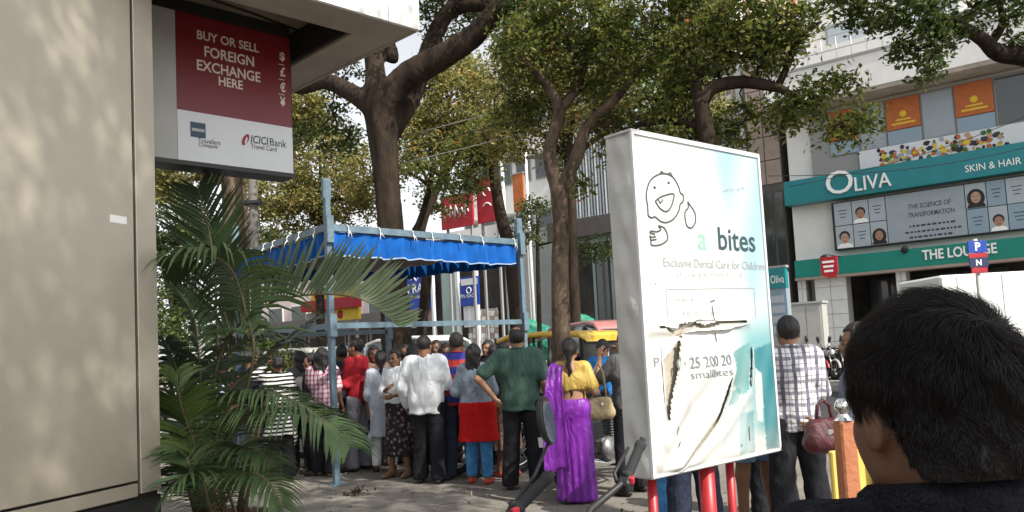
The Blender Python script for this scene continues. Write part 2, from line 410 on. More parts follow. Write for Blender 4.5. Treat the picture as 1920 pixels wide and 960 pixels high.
def hair_sdf(style, h=.0095, seed=0):
    lo = (-.19, -.26, -.72) if style in ('long', 'braid', 'shoulder') else (-.13, -.22, -.16)
    ax, P = grid(lo, (.19, .15, .19), h); X, Y, Z = P
    fat = 0.0 if style in ('short', 'balding') else .006
    d = d_ell(P, (0, -.018, .036), (.086+fat, .107+fat, .104+fat))
    cut = np.maximum(np.maximum(.04-Y, Z-.078-.25*np.abs(X)), np.abs(X)-.2); d = np.maximum(d, -cut)
    if style in ('short', 'balding'):
        d = np.maximum(d, -.072-Z-.25*Y)
        d = np.maximum(d, -np.maximum(np.maximum(-.028-Y, Z-.012), .055-np.abs(X)))
        if style == 'balding': d = np.maximum(d, .088-np.sqrt(X**2+(Y+.035)**2)*.62-Z*-1*0-.0+0*(Z)) if False else np.maximum(d, -(np.sqrt(X**2+((Y+.045)*.9)**2+((Z-.15)*.8)**2)-.060))
    else:
        d = np.maximum(d, -.10-Z)
    if style == 'bun': d = smin(d, d_ell(P, (0, -.135, .0), (.05, .045, .05)), .015)
    if style == 'braid':
        d = smin(d, d_cap(P, (0, -.10, .0), (.0, -.115, -.08), .055, .035), .03)
        for i in range(9):
            z = -.10-.062*i; d = smin(d, d_cap(P, (.008*(-1)**i, -.125+.004*i, z), (-.008*(-1)**i, -.125+.004*i, z-.05), .026-.0012*i, .024-.0014*i), .008)
    if style == 'long':
        for sx, w in ((-1, .55), (0, .66), (1, .6)):
            d = smin(d, d_cap(P, (sx*.045, -.07, .0), (sx*.055, -.125, -w+.08), .055, .030), .04)
        d = d+np.sin(Z*38+X*40)*.004
    if style == 'shoulder':
        for sx in (-1, 0, 1):
            d = smin(d, d_cap(P, (sx*.06, -.05, .02), (sx*.065, -.10, -.30), .055, .035), .04)
        d = d+np.sin(Z*45+X*30)*.003
    d = d+(np.sin(X*95+Y*60)*np.sin(Y*80-X*40+1))*.003+np.sin(X*160+Z*130)*np.sin(Y*150-Z*90)*.002
    return surface_nets(np.broadcast_to(d, tuple(len(a) for a in ax)), ax)
_hair = {}
def xform(v, Rm, t): return v@np.asarray(Rm, np.float32).T+np.asarray(t, np.float32)
def roty(y): c, s = math.cos(y), math.sin(y); return np.array([[c, -s, 0], [s, c, 0], [0, 0, 1]])
def rotx(y): c, s = math.cos(y), math.sin(y); return np.array([[1, 0, 0], [0, c, -s], [0, s, c]])
def join(parts):
    V = []; Q = []; b = 0
    for v, f in parts: V.append(v); Q.append(f+b); b += len(v)
    return np.concatenate(V), np.concatenate(Q)
REL = ((.055, -.03, -.29), (.05, .05, -.54)); REL2 = ((.07, -.05, -.28), (.06, .09, -.50))
def person(label, loc, yaw, H=1.7, male=True, top=None, bottom=None, hair='short', armL=REL, armR=REL2, skin=0, shoes=None,
           head_yaw=0.0, nod=0.0, seed=1, under=None, group='people crowding on the pavement', hairmat=None, slim=1.0, palmL=None, palmR=None, hand='relaxed',
           visible_head=True, res=.0155, moustache=False, lean=0.0):
    s = H/1.7; r = np.random.default_rng(seed); root = thing('person', label, 'person', (loc[0], loc[1], loc[2] if len(loc) > 2 else 0), yaw, group)
    sh = (.178 if male else .15)*slim; hp = .088; wst = (.115 if male else .098)*slim; hips = (.105 if male else .12)*slim
    dx = r.uniform(-.02, .02); spread = r.uniform(.02, .07) if male else r.uniform(.0, .03); fy = r.uniform(-.07, .07)
    hipL, hipR = np.array([-hp+dx, 0, .90]), np.array([hp+dx, 0, .90])
    ankL, ankR = np.array([-hp-spread, fy, .075]), np.array([hp+spread, -fy, .075])
    knL = (hipL+ankL)/2+np.array([0, .035, .0]); knR = (hipR+ankR)/2+np.array([0, .02, .0])
    tl = lean
    torso = lambda e, k=1.0: [((-.045, -.01, .95), (.045, -.01, .95), hips+e, hips+e, .86), ((-.03, 0, 1.08), (.03, 0, 1.08), wst+e, wst+e, .82),
                       ((-.075*sh/.178, tl*.5, 1.26), (.075*sh/.178, tl*.5, 1.26), .118*slim+e, .118*slim+e, .80), ((0, 0, .95), (0, tl*.4, 1.32), .105*slim+e, .115*slim+e, .85),
                       ((-sh+.035, tl, 1.392), (sh-.035, tl, 1.392), .058+e*.8, .058+e*.8), ((0, tl-.01, 1.38), (0, tl-.005, 1.45), .066+e*.4, .05+e*.2)]
    def arm(sx, spec):
        S = np.array([sx*sh, tl, 1.39]); E = S+np.array([spec[0][0]*sx, spec[0][1], spec[0][2]]); Wp = S+np.array([spec[1][0]*sx, spec[1][1], spec[1][2]])
        return S, E, Wp
    SL, EL, WL = arm(-1, armL); SR, ER, WR = arm(1, armR); t = .9 if not male else 1.0
    pr = torso(0)
    for S, E, Wp in ((SL, EL, WL), (SR, ER, WR)): pr += [(S, E, .048*t, .04*t), (E, Wp, .04*t, .027*t)]
    for h_, k_, a_ in ((hipL, knL, ankL), (hipR, knR, ankR)):
        pr += [(h_, k_, .086, .056), (k_, a_, .056, .037), (a_, a_+np.array([0, .13, -.045]), .036, .028)]
    parts = [sdf(pr, res, .035)]
    # head and hands join the body as one mesh
    hc = np.array([0, .012+tl*1.3, 1.575]); Rh = roty(head_yaw)@rotx(-nod); sc = 1.0 if male else .95
    hv, hf = _HP[male]; parts.append((xform(hv*sc, Rh, hc), hf))
    for sx, E, Wp, pn in ((-1, EL, WL, palmL), (1, ER, WR, palmR)):
        ez = unit(Wp-E); ey = np.array(pn if pn is not None else (-sx, .25, 0), float); ey = unit(ey-ez*(ey@ez)); ex = np.cross(ey, ez)
        v, f = HANDS[hand]; v = v*(1.0 if male else .9)
        if sx > 0: v = v*np.array([-1, 1, 1], np.float32); f = f[:, ::-1]
        parts.append((xform(v, np.stack([ex, ey, ez], 1), Wp+ez*.012), f))
    v, f = join(parts); link('body', npmesh('body', v*s, f), root, SKIN[skin])
    if visible_head:
        for sx in (-1, 1):
            m = MB(); c = hc+Rh@(np.array([sx*.031, .083, .004])*sc); m.lathe(c*s, Rh@np.array([0, 1, 0.]), [(.011, -.004), (.0105, .004), (.006, .0085), (0, .01)], 8); m.build('eye', M_eye, root)
            b_ = MB(); b_.tube([(hc+Rh@(np.array(q)*sc))*s for q in ((sx*.014, .0945, .026), (sx*.033, .093, .031), (sx*.052, .078, .024))], [.004, .005, .003], 6); b_.build('eyebrow', M_hair, root)
        if moustache:
            m = MB(); m.tube([(hc+Rh@(np.array(q)*sc))*s for q in ((-.03, .083, -.052), (0, .099, -.044), (.03, .083, -.052))], [.004, .008, .004], 8); m.build('moustache', M_hair, root)
    if hair:
        if hair not in _hair: _hair[hair] = hair_sdf(hair)
        gv, gf = _hair[hair]; link('hair', npmesh('hair', xform(gv*sc, Rh, hc)*s, gf), root, hairmat or M_hair)
    if under:
        hm = under['hem']; pr = [((-.045, -.01, .97), (.045, -.01, .97), hips+.03, hips+.03, .88), ((-.06+dx, 0, .90), (.06+dx, 0, .90), hips+.032, hips+.032, .86), ((-.085+dx, 0, hm-.02), (.085+dx, 0, hm-.02), hips+.04, hips+.04, .84), ((-.06+dx, 0, .95), (-.085+dx, 0, hm-.02), hips+.03, hips+.04, .9), ((.06+dx, 0, .95), (.085+dx, 0, hm-.02), hips+.03, hips+.04, .9)]
        v, f = sdf(pr, res, .05, .06, lambda P, d: np.maximum(np.maximum(d+folds(P, seed+3, .012, 14, 3), hm-P[2]), P[2]-1.0)); link('kurta', npmesh('kurta', v*s, f), root, under['mat'])
    # upper garment
    if top:
        e = top.get('loose', .02); hem = top.get('hem', .88); kind = top.get('kind', 'shirt'); flare = top.get('flare', .0)
        pr = torso(e)
        if kind != 'blouse':
            pr += [((-.05, -.005, hem-.03), (.05, -.005, hem-.03), hips+e+flare, hips+e+flare, .84), ((0, 0, hem), (0, 0, 1.25), hips+e+flare, .115+e, .85)]
        sl = top.get('sleeve', 'short'); sr = top.get('slr', .0)
        for S, E, Wp in ((SL, EL, WL), (SR, ER, WR)):
            if sl == 'long': pr += [(S, E, .055+e*.35+sr, .048+e*.25+sr), (E, E+(Wp-E)*.93, .048+e*.25+sr, .036+e*.2+sr)]
            elif sl == 'half': pr += [(S, E, .055+e*.4, .05+e*.35), (E, E+(Wp-E)*.2, .05+e*.35, .047+e*.3)]
            elif sl == 'short': pr += [(S, S+(E-S)*.74, .056+e*.45, .056+e*.5)]
            else: pr += [(S, S+(E-S)*.3, .058+e*.5, .055+e*.4)]
        def post(P, d):
            d = d+folds(P, seed+11, top.get('fold', .011))
            X, Y, Z = P
            cap = [(S, E, Wp) for S, E, Wp in ((SL, EL, WL), (SR, ER, WR))]
            lowcut = hem-Z+.008*np.sin(X*30)
            d = np.maximum(d, np.where(np.abs(X) < sh+.02, lowcut, -1)) if kind != 'blouse' else np.maximum(d, np.where(np.abs(X) < sh-.02, lowcut, -1))
            nk = top.get('neck', 1.468); d = np.maximum(d, np.where(np.abs(X) < .085, Z-nk, -1))
            if 'scoop' in top: d = np.maximum(d, -d_cap(P, (0, -.12, top['scoop']), (0, -.12, 1.5), .075, .1))
            return d
        v, f = sdf(pr, res*.92, .03, .06, post); g = link(top.get('name', 'shirt'), npmesh('shirt', v*s, f), root, top['mat'])
        if top.get('collar'):
            m = MB(); ck = top['collar'] if top['collar'] is not True else .013; m.torus(np.array([0, .0+tl, 1.462+ck*.5])*s, (0, .18, 1), (.058+ck*.6)*s, ck*s, 24, 10); m.build('collar', top['mat'], g)
    if bottom:
        kind = bottom.get('kind', 'trousers'); e = bottom.get('loose', .016)
        if kind in ('trousers', 'leggings', 'shorts'):
            lo_ = {'trousers': .045, 'leggings': .09, 'shorts': bottom.get('end', .5)}[kind]; tp = 0.0 if kind == 'leggings' else .018
            pr = [((-.045, -.01, .95), (.045, -.01, .95), hips+e*.6, hips+e*.6, .86), ((-.03, 0, 1.0), (.03, 0, 1.0), wst+.012, wst+.012, .84)]
            for h_, k_, a_ in ((hipL, knL, ankL), (hipR, knR, ankR)):
                pr += [(h_, k_, .088+e*.7, .060+e), (k_, a_+np.array([0, 0, -.03]), .060+e, .042+e+tp)]
            def post(P, d): return np.maximum(np.maximum(d+folds(P, seed+5, .009, 16, 14), lo_-P[2]), P[2]-1.06)
            nm = {'trousers': 'trousers', 'leggings': 'leggings', 'shorts': 'shorts'}[kind]
            v, f = sdf(pr, res, .012, .05, post)
        else:
            w0 = bottom.get('wid', .17)
            pr = [((-.045, -.01, .96), (.045, -.01, .96), hips+e, hips+e, .88), ((-.03, 0, 1.03), (.03, 0, 1.03), wst+e, wst+e, .85),
                  ((-.045, 0, .92), (-.05, .0, .06), hips+e, w0-.03, .85), ((.045, 0, .92), (.05, .0, .06), hips+e, w0-.03, .85)]
            lo_ = bottom.get('end', .03)
            def post(P, d):
                X, Y, Z = P; an = np.arctan2(Y, X)
                pl = np.sin(an*13+Z*1.5)*.010*np.clip((1.0-Z)*1.4, 0, 1)
                return np.maximum(np.maximum(d+pl+folds(P, seed+5, .010, 12, 4), lo_-Z), Z-1.07)
            nm = bottom.get('name', 'skirt'); v, f = sdf(pr, res, .04, .06, post)
        link(nm, npmesh(nm, v*s, f), root, bottom['mat'])
    for a_, sx in ((ankL, -1), (ankR, 1)):
        o = a_.copy(); out = np.array([sx*.02, 0, 0])
        pr = [(o+np.array([0, -.045, -.035]), o+np.array([0, .07, -.038])+out*.5, .038, .040), (o+np.array([0, .07, -.038])+out*.5, o+np.array([0, .16, -.045])+out, .040, .029)]
        v, f = sdf(pr, .011, .02, .03, lambda P, d: np.maximum(np.maximum(d, .003-P[2]), P[2]-.085))
        link('shoe', npmesh('shoe', v*s, f), root, shoes or M_shoe)
    root['dims'] = (float(s), float(sh)); del root['dims']
    return root, s
M_shoe = mat('dark_shoe', (.03, .027, .025), .5)
M_sandal = mat('tan_sandal', (.22, .12, .07), .6)
M_redshoe = mat('red_sandal', (.45, .06, .05), .6)
# ------------------------------------------------------------------ trees
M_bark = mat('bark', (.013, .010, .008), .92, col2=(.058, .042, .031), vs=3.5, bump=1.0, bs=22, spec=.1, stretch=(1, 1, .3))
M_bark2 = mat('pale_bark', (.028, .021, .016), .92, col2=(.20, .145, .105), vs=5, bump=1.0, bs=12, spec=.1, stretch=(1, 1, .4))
M_leafG = leafmat('green_leaves', [(0, (.05, .075, .02)), (.35, (.12, .16, .035)), (.7, (.20, .23, .055)), (.93, (.29, .28, .075)), (1, (.36, .29, .09))], .58)
M_leafY = leafmat('yellow_green_leaves', [(0, (.09, .105, .025)), (.3, (.21, .22, .055)), (.65, (.33, .31, .10)), (1, (.45, .36, .14))], .45)
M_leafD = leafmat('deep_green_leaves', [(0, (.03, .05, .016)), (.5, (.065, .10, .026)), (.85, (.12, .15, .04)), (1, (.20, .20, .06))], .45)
M_flower = leafmat('orange_flowers', [(0, (.55, .09, .015)), (.6, (.75, .17, .03)), (1, (.8, .30, .06))], .25)
def leaf_mesh(name, cen, sizes, elong=2.0, up=1.1):
    n = len(cen); a = rng.normal(size=(n, 3)); a[:, 2] *= .7; a /= np.linalg.norm(a, axis=1)[:, None]
    nn = rng.normal(size=(n, 3)); nn[:, 2] += up; b = np.cross(nn, a); b /= np.linalg.norm(b, axis=1)[:, None]+1e-9; c = np.cross(a, b)
    L = sizes[:, None]
    v = np.stack([cen, cen+a*L*.5+b*L/elong*.5+c*L*.08, cen+a*L-c*L*.06, cen+a*L*.5-b*L/elong*.5+c*L*.08], 1).reshape(-1, 3)
    f = (np.arange(n)[:, None]*4+np.arange(4)[None]).astype(np.int32)
    return npmesh(name, v, f, False)
def clumps(blobs, per=1.0, crad=.34, hollow=.25):
    """blobs: (centre, (rx,ry,rz), number of clumps) -> clump centres"""
    out = []
    for c, r, n in blobs:
        n = max(1, int(n*per)); p = rng.normal(size=(n, 3)); p /= np.linalg.norm(p, axis=1)[:, None]
        q = (hollow+(1-hollow)*rng.uniform(0, 1, n)**.45)[:, None]
        out.append(np.asarray(c)+p*q*np.asarray(r))
    return np.concatenate(out)
def foliage(cc, nleaf, size, crad):
    n = len(cc)*nleaf; k = np.repeat(np.arange(len(cc)), nleaf); R = crad*rng.uniform(.55, 1.3, len(cc))[k]
    p = rng.normal(size=(n, 3)); p /= np.linalg.norm(p, axis=1)[:, None]; p *= (rng.uniform(0, 1, n)**.5)[:, None]*R[:, None]; p[:, 2] *= .7
    return cc[k]+p, size*rng.uniform(.6, 1.35, n)
def limb_pts(limbs):
    P = []
    for pts, rs in limbs:
        for i in range(len(pts)-1):
            for t in np.linspace(0, 1, 9)[:-1]: P.append(np.asarray(pts[i])*(1-t)+np.asarray(pts[i+1])*t)
        P.append(np.asarray(pts[-1]))
    return np.array(P)
def smooth_path(pts, rs, k=4):
    P = [np.asarray(p, float) for p in pts]; out = []; ro = []
    for i in range(len(P)-1):
        p0 = P[max(i-1, 0)]; p1 = P[i]; p2 = P[i+1]; p3 = P[min(i+2, len(P)-1)]
        for j in range(k):
            t = j/k; out.append(.5*((2*p1)+(-p0+p2)*t+(2*p0-5*p1+4*p2-p3)*t*t+(-p0+3*p1-3*p2+p3)*t**3)); ro.append(rs[i]*(1-t)+rs[i+1]*t)
    return out+[P[-1]], ro+[rs[-1]]
def tree(label, base, limbs, blobs, leaf=M_leafG, bark=M_bark, nleaf=45, size=.11, crad=.36, twig=.022, flowers=0, group='trees along the street', sdf_trunk=None, hollow=.25, name='street_tree', twign=1.0):
    """limbs: list of (points, radii) in world space, first is the trunk"""
    root = thing(name, label, 'tree', base, 0, group); base = np.asarray(base, float)
    limbs = [smooth_path(p, r) for p, r in limbs]
    if sdf_trunk:
        pr = []
        for pts, rs in limbs:
            pr += [(pts[i]-base, pts[i+1]-base, rs[i], rs[i+1]) for i in range(len(pts)-1)]
        def post(P, d):
            X, Y, Z = P
            return d+.03*np.sin(np.arctan2(Y, X)*5+Z*.9)*np.sin(Z*1.7+1)*.6+.012*np.sin(X*31+Z*7)*np.sin(Y*29-Z*5)
        v, f = sdf(pr, sdf_trunk, .16, .1, post); link('trunk', npmesh('trunk', v, f), root, bark)
    else:
        m = MB(base)
        for pts, rs in limbs[:1]: m.tube(pts, rs, 12)
        m.build('trunk', bark, root)
        for pts, rs in limbs[1:]:
            m = MB(base); m.tube(pts, rs, 9); m.build('limb', bark, root)
    cc = clumps(blobs, hollow=hollow); L = limb_pts(limbs[1:] if len(limbs) > 1 else limbs); m = MB(base)
    # branchlets: each clump hangs on the nearest earlier clump or limb, so wood runs through the crown
    nodes = list(L); 
    order = np.argsort([np.min(np.sum((L-c)**2, 1)) for c in cc])
    A = np.array(nodes+[np.zeros(3)]*len(cc)); nA = len(nodes); rA = np.array([twig*2.2]*nA+[0.]*len(cc))
    for i in order:
        c = cc[i]; d2 = np.sum((A[:nA]-c)**2, 1); j = int(np.argmin(d2)); dist = math.sqrt(d2[j])
        if dist > .05 and (rng.uniform() < twign):
            r0 = max(twig*.5, min(rA[j], .014+dist*.012)); mid = (A[j]+c)/2+rng.normal(size=3)*dist*.1+np.array([0, 0, dist*.05])
            m.tube([A[j], mid, c], [r0, r0*.8, r0*.5], 4, caps=False)
        A[nA] = c; rA[nA] = twig; nA += 1
    m.build('branches', bark, root)['kind'] = 'stuff'
    p, sz = foliage(cc, nleaf, size, crad); link('crown', leaf_mesh('crown', p-base, sz), root, leaf)['kind'] = 'stuff'
    if flowers:
        q = cc[rng.integers(0, len(cc), flowers)]+rng.normal(size=(flowers, 3))*crad*.5+np.array([0, 0, crad*.4])
        q = np.repeat(q, 7, 0)+rng.normal(size=(flowers*7, 3))*.055
        o = link('flowers', leaf_mesh('flowers', q-base, rng.uniform(.05, .09, len(q)), 1.6), root, M_flower); o['kind'] = 'stuff'
    return root
def blob(px, py, Y, rx, ry, n, depth=1.0):
    """crown mass centred where pixel (px,py) looks at distance Y; rx, ry in photograph pixels"""
    return (W(px, py, Y), (rx*Y/F, rx*Y/F*depth, ry*Y/F), n)
# ------------------------------------------------------------------ palm
M_frond = mat('palm_green', (.045, .085, .032), .42, col2=(.105, .16, .06), vs=3, spec=.4)
M_frondL = mat('palm_pale_green', (.11, .155, .085), .4, col2=(.18, .23, .13), vs=3, spec=.45)
M_frondD = mat('palm_dark_green', (.022, .042, .018), .45, col2=(.05, .085, .032), vs=3)
M_frondY = mat('palm_bright_green', (.05, .09, .02), .42, col2=(.09, .13, .03), vs=3)
M_cane = mat('palm_cane', (.10, .10, .05), .6, col2=(.18, .13, .07), vs=6)
def frond(root, base, pts, L, m_, n=46, side=(1, 1), droop=.5, width=.032, fwd=.55, flat=None, start=.15):
    P, rs = smooth_path(pts, np.linspace(.014, .004, len(pts)), 8); P = np.array(P)
    mb = MB(base); mb.tube(P, rs, 5, mi=1)
    T = np.linspace(start, 1, n)*(len(P)-1.001)
    for i, t in enumerate(T):
        k = int(t); p = P[k]*(1-t+k)+P[k+1]*(t-k); d = unit(P[min(k+1, len(P)-1)]-P[max(k-1, 0)])
        nrm = np.array(flat, float) if flat is not None else np.array([0, 0, 1.]); s_ = unit(np.cross(d, nrm)); nn = np.cross(s_, d); u = i/(n-1)
        l = L*(.35+.65*math.sin(math.pi*min(1, .18+u*.82)))*random.uniform(.85, 1.1)
        for sg in (0, 1):
            if not side[sg] or (side[sg] < 1 and random.random() > side[sg]): continue
            q = s_*(1 if sg else -1); w = width*random.uniform(.8, 1.15)
            d0 = unit(q+d*fwd*random.uniform(.8, 1.2)+nn*.25); pts2 = [p]; cur = p; dd = d0
            for st in range(4):
                cur = cur+dd*l/4; pts2.append(cur); dd = unit(dd+np.array([0, 0, -droop*.32*(1+.3*random.random())]))
            wd = unit(np.cross(d0, nn))
            vs = []; ws = [.35, 1, .95, .6, .04]
            for a_, w_ in zip(pts2, ws): vs += [a_-wd*w*w_*.5, a_+nn*w*w_*-.16, a_+wd*w*w_*.5]
            mb.add(vs, [(r*3+c_, r*3+c_+1, r*3+c_+4, r*3+c_+3) for r in range(4) for c_ in (0, 1)], 0, True)
    return mb.build('frond', [m_, M_cane], root)
# ------------------------------------------------------------------ ground, road, kerbs
M_pave = mat('pavement_concrete', (.135, .125, .11), .9, col2=(.25, .23, .20), vs=1.3, bump=.5, bs=40, spec=.2)
M_slab = mat('far_pavement', (.24, .22, .2), .9, var=.25, vs=2, bump=.3, bs=30)
M_road = mat('asphalt', (.045, .045, .047), .85, var=.3, vs=2.5, bump=.6, bs=90, spec=.25)
M_earth = mat('earth', (.12, .095, .07), .95, var=.3, vs=1, bump=.5, bs=20)
M_kerb = mat('kerb_concrete', (.34, .33, .31), .85, var=.2, vs=5, bump=.3, bs=50)
M_line = mat('road_paint', (.72, .71, .66), .7, var=.15, vs=12)
def strip(name, o0, o1, z, m_, s0=-60, s1=260, seg=1, kind='structure'):
    mb = MB()
    for i in range(seg):
        a = s0+(s1-s0)*i/seg; b = s0+(s1-s0)*(i+1)/seg
        mb.quad([ST(o0, a, z), ST(o0, b, z), ST(o1, b, z), ST(o1, a, z)][::-1])
    return tag(mb.build(name, m_), kind=kind)
g = MB(); g.quad([(-1500, -1500, -.16), (1500, -1500, -.16), (1500, 1500, -.16), (-1500, 1500, -.16)]); tag(g.build('ground', M_earth), kind='structure')
KO = 11.9; RO = 25.0; FO = 32.6
strip('road', KO-.05, RO+.05, -.13, M_road)
pv = MB(); ax = (UD, ND, (0, 0, 1)); pv.box(ST((KO-.2-14)/2, 60, -.1), (280, KO-.2+14, .2), ax)
pavement = tag(pv.build('pavement', M_pave), kind='structure')
pv = MB(); pv.box(ST((RO+.2+FO+14)/2, 60, -.1), (280, FO+14-RO-.2, .2), ax); tag(pv.build('far_pavement', M_slab), kind='structure')
def kerb(o0, s0, s1):
    root = bpy.data.objects.new('kerb', None); C.objects.link(root); tag(root, kind='structure')
    me = MB().box((0, 0, 0), (1.17, .195, .26), (UD, ND, (0, 0, 1)), bev=.015).mesh('kerb_stone'); me.materials.append(M_kerb); i = 0
    s = s0
    while s < s1:
        link('kerb_stone', me, root, None, Vector(ST(o0, s, -.105+random.uniform(-.006, .006)))); s += 1.2
kerb(KO-.1, -14, 40); kerb(RO+.1, -6, 46)
mb = MB()
for s in np.arange(-40, 160, 6.0):
    o = (KO+RO)/2; mb.quad([ST(o-.07, s, -.126), ST(o-.07, s+3, -.126), ST(o+.07, s+3, -.126), ST(o+.07, s, -.126)][::-1])
tag(mb.build('lane_marking', M_line), kind='structure')
# cracks and control joints of the cast pavement, cut as thin dark grooves
M_dirt = mat('dirt', (.05, .042, .035), .95, var=.4, vs=20)
mb = MB()
for k in range(9):
    a = np.array([-3.2+random.uniform(0, 5.5), 7.0+random.uniform(0, 2.6), .004]); d = random.uniform(0, 6.28); w = .008
    for q in range(10):
        d += random.gauss(0, .35); b = a+np.array([math.cos(d), math.sin(d), 0])*.13; n_ = np.array([-math.sin(d), math.cos(d), 0])*w*random.uniform(.3, 1)
        mb.quad([a-n_, b-n_, b+n_, a+n_]); a = b
o = mb.build('pavement_crack', M_dirt); o.parent = pavement
def litter(px, py, n, r, label):
    c = G(px, py); p = c+np.stack([rng.normal(size=n)*r, rng.normal(size=n)*r*.5, np.abs(rng.normal(size=n))*.018+.006], 1)
    o = link('leaf_litter', leaf_mesh('leaf_litter', p-c, rng.uniform(.04, .11, n), 2.2, 4), None, [mat('dry_leaf', (.07, .05, .032), .9, var=.5, vs=15)], Vector(c)); tag(o, label, 'litter'); return o
litter(668, 928, 60, .085, 'small dark heap of dry leaves lying on the open pavement')
fl = leaf_mesh('fallen_leaves', np.stack([rng.uniform(-4, 2.2, 420), rng.uniform(5.5, 11, 420), rng.uniform(.004, .02, 420)], 1), rng.uniform(.03, .07, 420), 2.2, 6)
tag(link('fallen_leaves', fl, None, [leafmat('fallen_leaf', [(0, (.09, .06, .03)), (.6, (.2, .14, .06)), (1, (.12, .11, .05))], .1)]), kind='stuff')
# ------------------------------------------------------------------ kiosk with metal panels
M_panel = mat('brushed_panel', (.43, .385, .31), .38, var=.08, vs=1.6, metal=.45, spec=.5, bump=.05, bs=6)
M_gap = mat('dark_gap', (.018, .015, .013), .9)
M_plinth = mat('black_granite', (.016, .016, .017), .3, var=.5, vs=120, spec=.5)
M_white = mat('white_paint', (.78, .78, .75), .55, var=.05, vs=3, bump=.08, bs=30)
M_sticker = mat('white_sticker', (.85, .85, .84), .5)
kw = Plane((-2.2, 5.0, 0), (.363, .932, 0)); kioskloc = kw.pt(0, 0)
ga = (kw.px(243, 60)[0]+kw.px(266, 840)[0])/2; ke = kw.px(303, 880)[0]; pb = kw.px(262, 903)[1]; sb = kw.px(150, 940)[1]
k = thing('kiosk', 'beige metal clad kiosk wall with dark joints at the left edge', 'kiosk', kioskloc)
KAX = (kw.r, kw.n, (0, 0, 1)); KZ = 4.02
mb = MB(kioskloc); mb.box(kw.pt(ke/2-2.0, (KZ+.0)/2, -1.33), (4.0+ke-.02, 2.6, KZ), KAX); mb.build('core', M_gap, k)
def kpanel(a0, a1, b0, b1, name='panel', m_=M_panel, t=.026, off=0.0):
    mb = MB(kioskloc); mb.box(kw.pt((a0+a1)/2, (b0+b1)/2, -t/2+off), (a1-a0, t, b1-b0), KAX, bev=.004); return mb.build(name, m_, k)
for i in range(3): kpanel(ga-.012-1.3*(i+1)+(.012 if i else 0), ga-.012-1.3*i-.0, pb+.008, KZ-.01)
kpanel(ga+.012, ke, pb-.075, KZ-.01, off=-.004)
for i in range(3): kpanel(ga-.012-1.3*(i+1), ga-.012-1.3*i, pb-.085, pb-.008)
mb = MB(kioskloc); mb.box(kw.pt(ke/2-2.0, (pb-.1)/2, -.055), (4.0+ke-.01, .10, pb-.1), KAX); mb.build('plinth', M_plinth, k)
# end panel of the kiosk (faces the palms)
mb = MB(kioskloc); mb.box(kw.pt(ke-.008, (KZ+.7)/2, -1.33), (.024, 2.58, KZ-.75), KAX); mb.build('panel', M_panel, k)
a0, b0 = kw.px(206, 418); a1, b1 = kw.px(237, 405)
mb = MB(kioskloc); mb.box(kw.pt((a0+a1)/2, (b0+b1)/2, .001), (a1-a0, .002, .045), KAX); mb.build('sticker', M_sticker, k)
# ------------------------------------------------------------------ concrete canopy
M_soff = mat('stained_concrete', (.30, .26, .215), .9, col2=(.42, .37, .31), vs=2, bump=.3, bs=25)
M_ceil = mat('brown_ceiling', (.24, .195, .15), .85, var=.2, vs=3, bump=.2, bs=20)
cz = 4.03; cn = np.array([-.63, 6.0, 0]); e1 = unit((-.722, -.692, 0)); e2 = unit((-.72, .694, 0)); CAX = (e1, e2, (0, 0, 1))
cloc = cn+np.array([0, 0, cz]); can = thing('canopy', 'white edged concrete canopy projecting above the signboard', 'canopy', cloc)
def cp(a, b, z=0): return cn+e1*a+e2*b+np.array([0, 0, z])
def cbox(a0, a1, b0, b1, z0, z1, name, m_): mb = MB(cloc); mb.box(cp((a0+a1)/2, (b0+b1)/2, (z0+z1)/2), (a1-a0, b1-b0, z1-z0), CAX); return mb.build(name, m_, can)
CB = 3.6; CL = 8.0
cbox(0.0, CL, .012, .36, cz, cz+.8, 'beam', M_soff); cbox(0.012, .34, .363, CB, cz+.002, cz+.8, 'beam', M_soff)
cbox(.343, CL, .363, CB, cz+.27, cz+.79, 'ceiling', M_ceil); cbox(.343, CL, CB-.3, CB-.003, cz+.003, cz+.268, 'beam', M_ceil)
cbox(-.01, .275, -.022, .009, cz-.004, cz+.85, 'fascia_panel', M_white)
for i in range(5): cbox(.283+1.5*i, .283+1.5*i+1.494, -.022, .009, cz-.004, cz+.85, 'fascia_panel', M_white)
cbox(-.022, .009, .012, CB, cz-.003, cz+.85, 'fascia_panel', M_soff)
mb = MB(cloc); mb.tube([cp(2.3, .5, cz+.255), cp(1.4, .9, cz+.25), cp(.8, 1.0, cz+.256), cp(.36, 1.1, cz+.262)], .008, 5); mb.build('cable', M_gap, can)
mb = MB(cloc); mb.bar(cp(.362, .37, cz+.14), cp(.362, 3.2, cz+.14), .03, .24); mb.build('dark_beam_sheet', M_gap, can)  # black sheet added along the beam's inner face to make it all dark
# ------------------------------------------------------------------ signboard under the canopy
M_red = mat('sign_dark_red', (.17, .012, .016), .35, var=.08, vs=2, spec=.4)
M_swhite = mat('sign_white', (.66, .68, .70), .4, var=.04, vs=3)
M_cream = mat('sign_cream_letters', (.72, .62, .54), .5)
M_ink = mat('sign_ink', (.03, .035, .06), .5); M_blue = mat('sign_steel_blue', (.02, .055, .10), .4); M_crim = mat('sign_crimson', (.30, .02, .05), .5)
M_black = mat('black_metal', (.02, .02, .02), .45, spec=.4); M_grey = mat('grey_box', (.42, .42, .40), .5, var=.06, vs=3)
sg = Plane((-2.41, 5.8, 3.09), (.72, .69, 0)); sloc = sg.pt(.4, 0)
s_ = thing('signboard', 'dark red and white currency exchange signboard hanging under the canopy', 'sign', sloc)
A0 = sg.px(287, 200)[0]; Am = sg.px(332, 200)[0]; A1 = sg.px(548, 240)[0]; B0 = sg.px(440, 312)[1]; B1 = 4.285-3.09; Br = sg.px(440, 222)[1]; SAX = (sg.r, sg.n, (0, 0, 1))
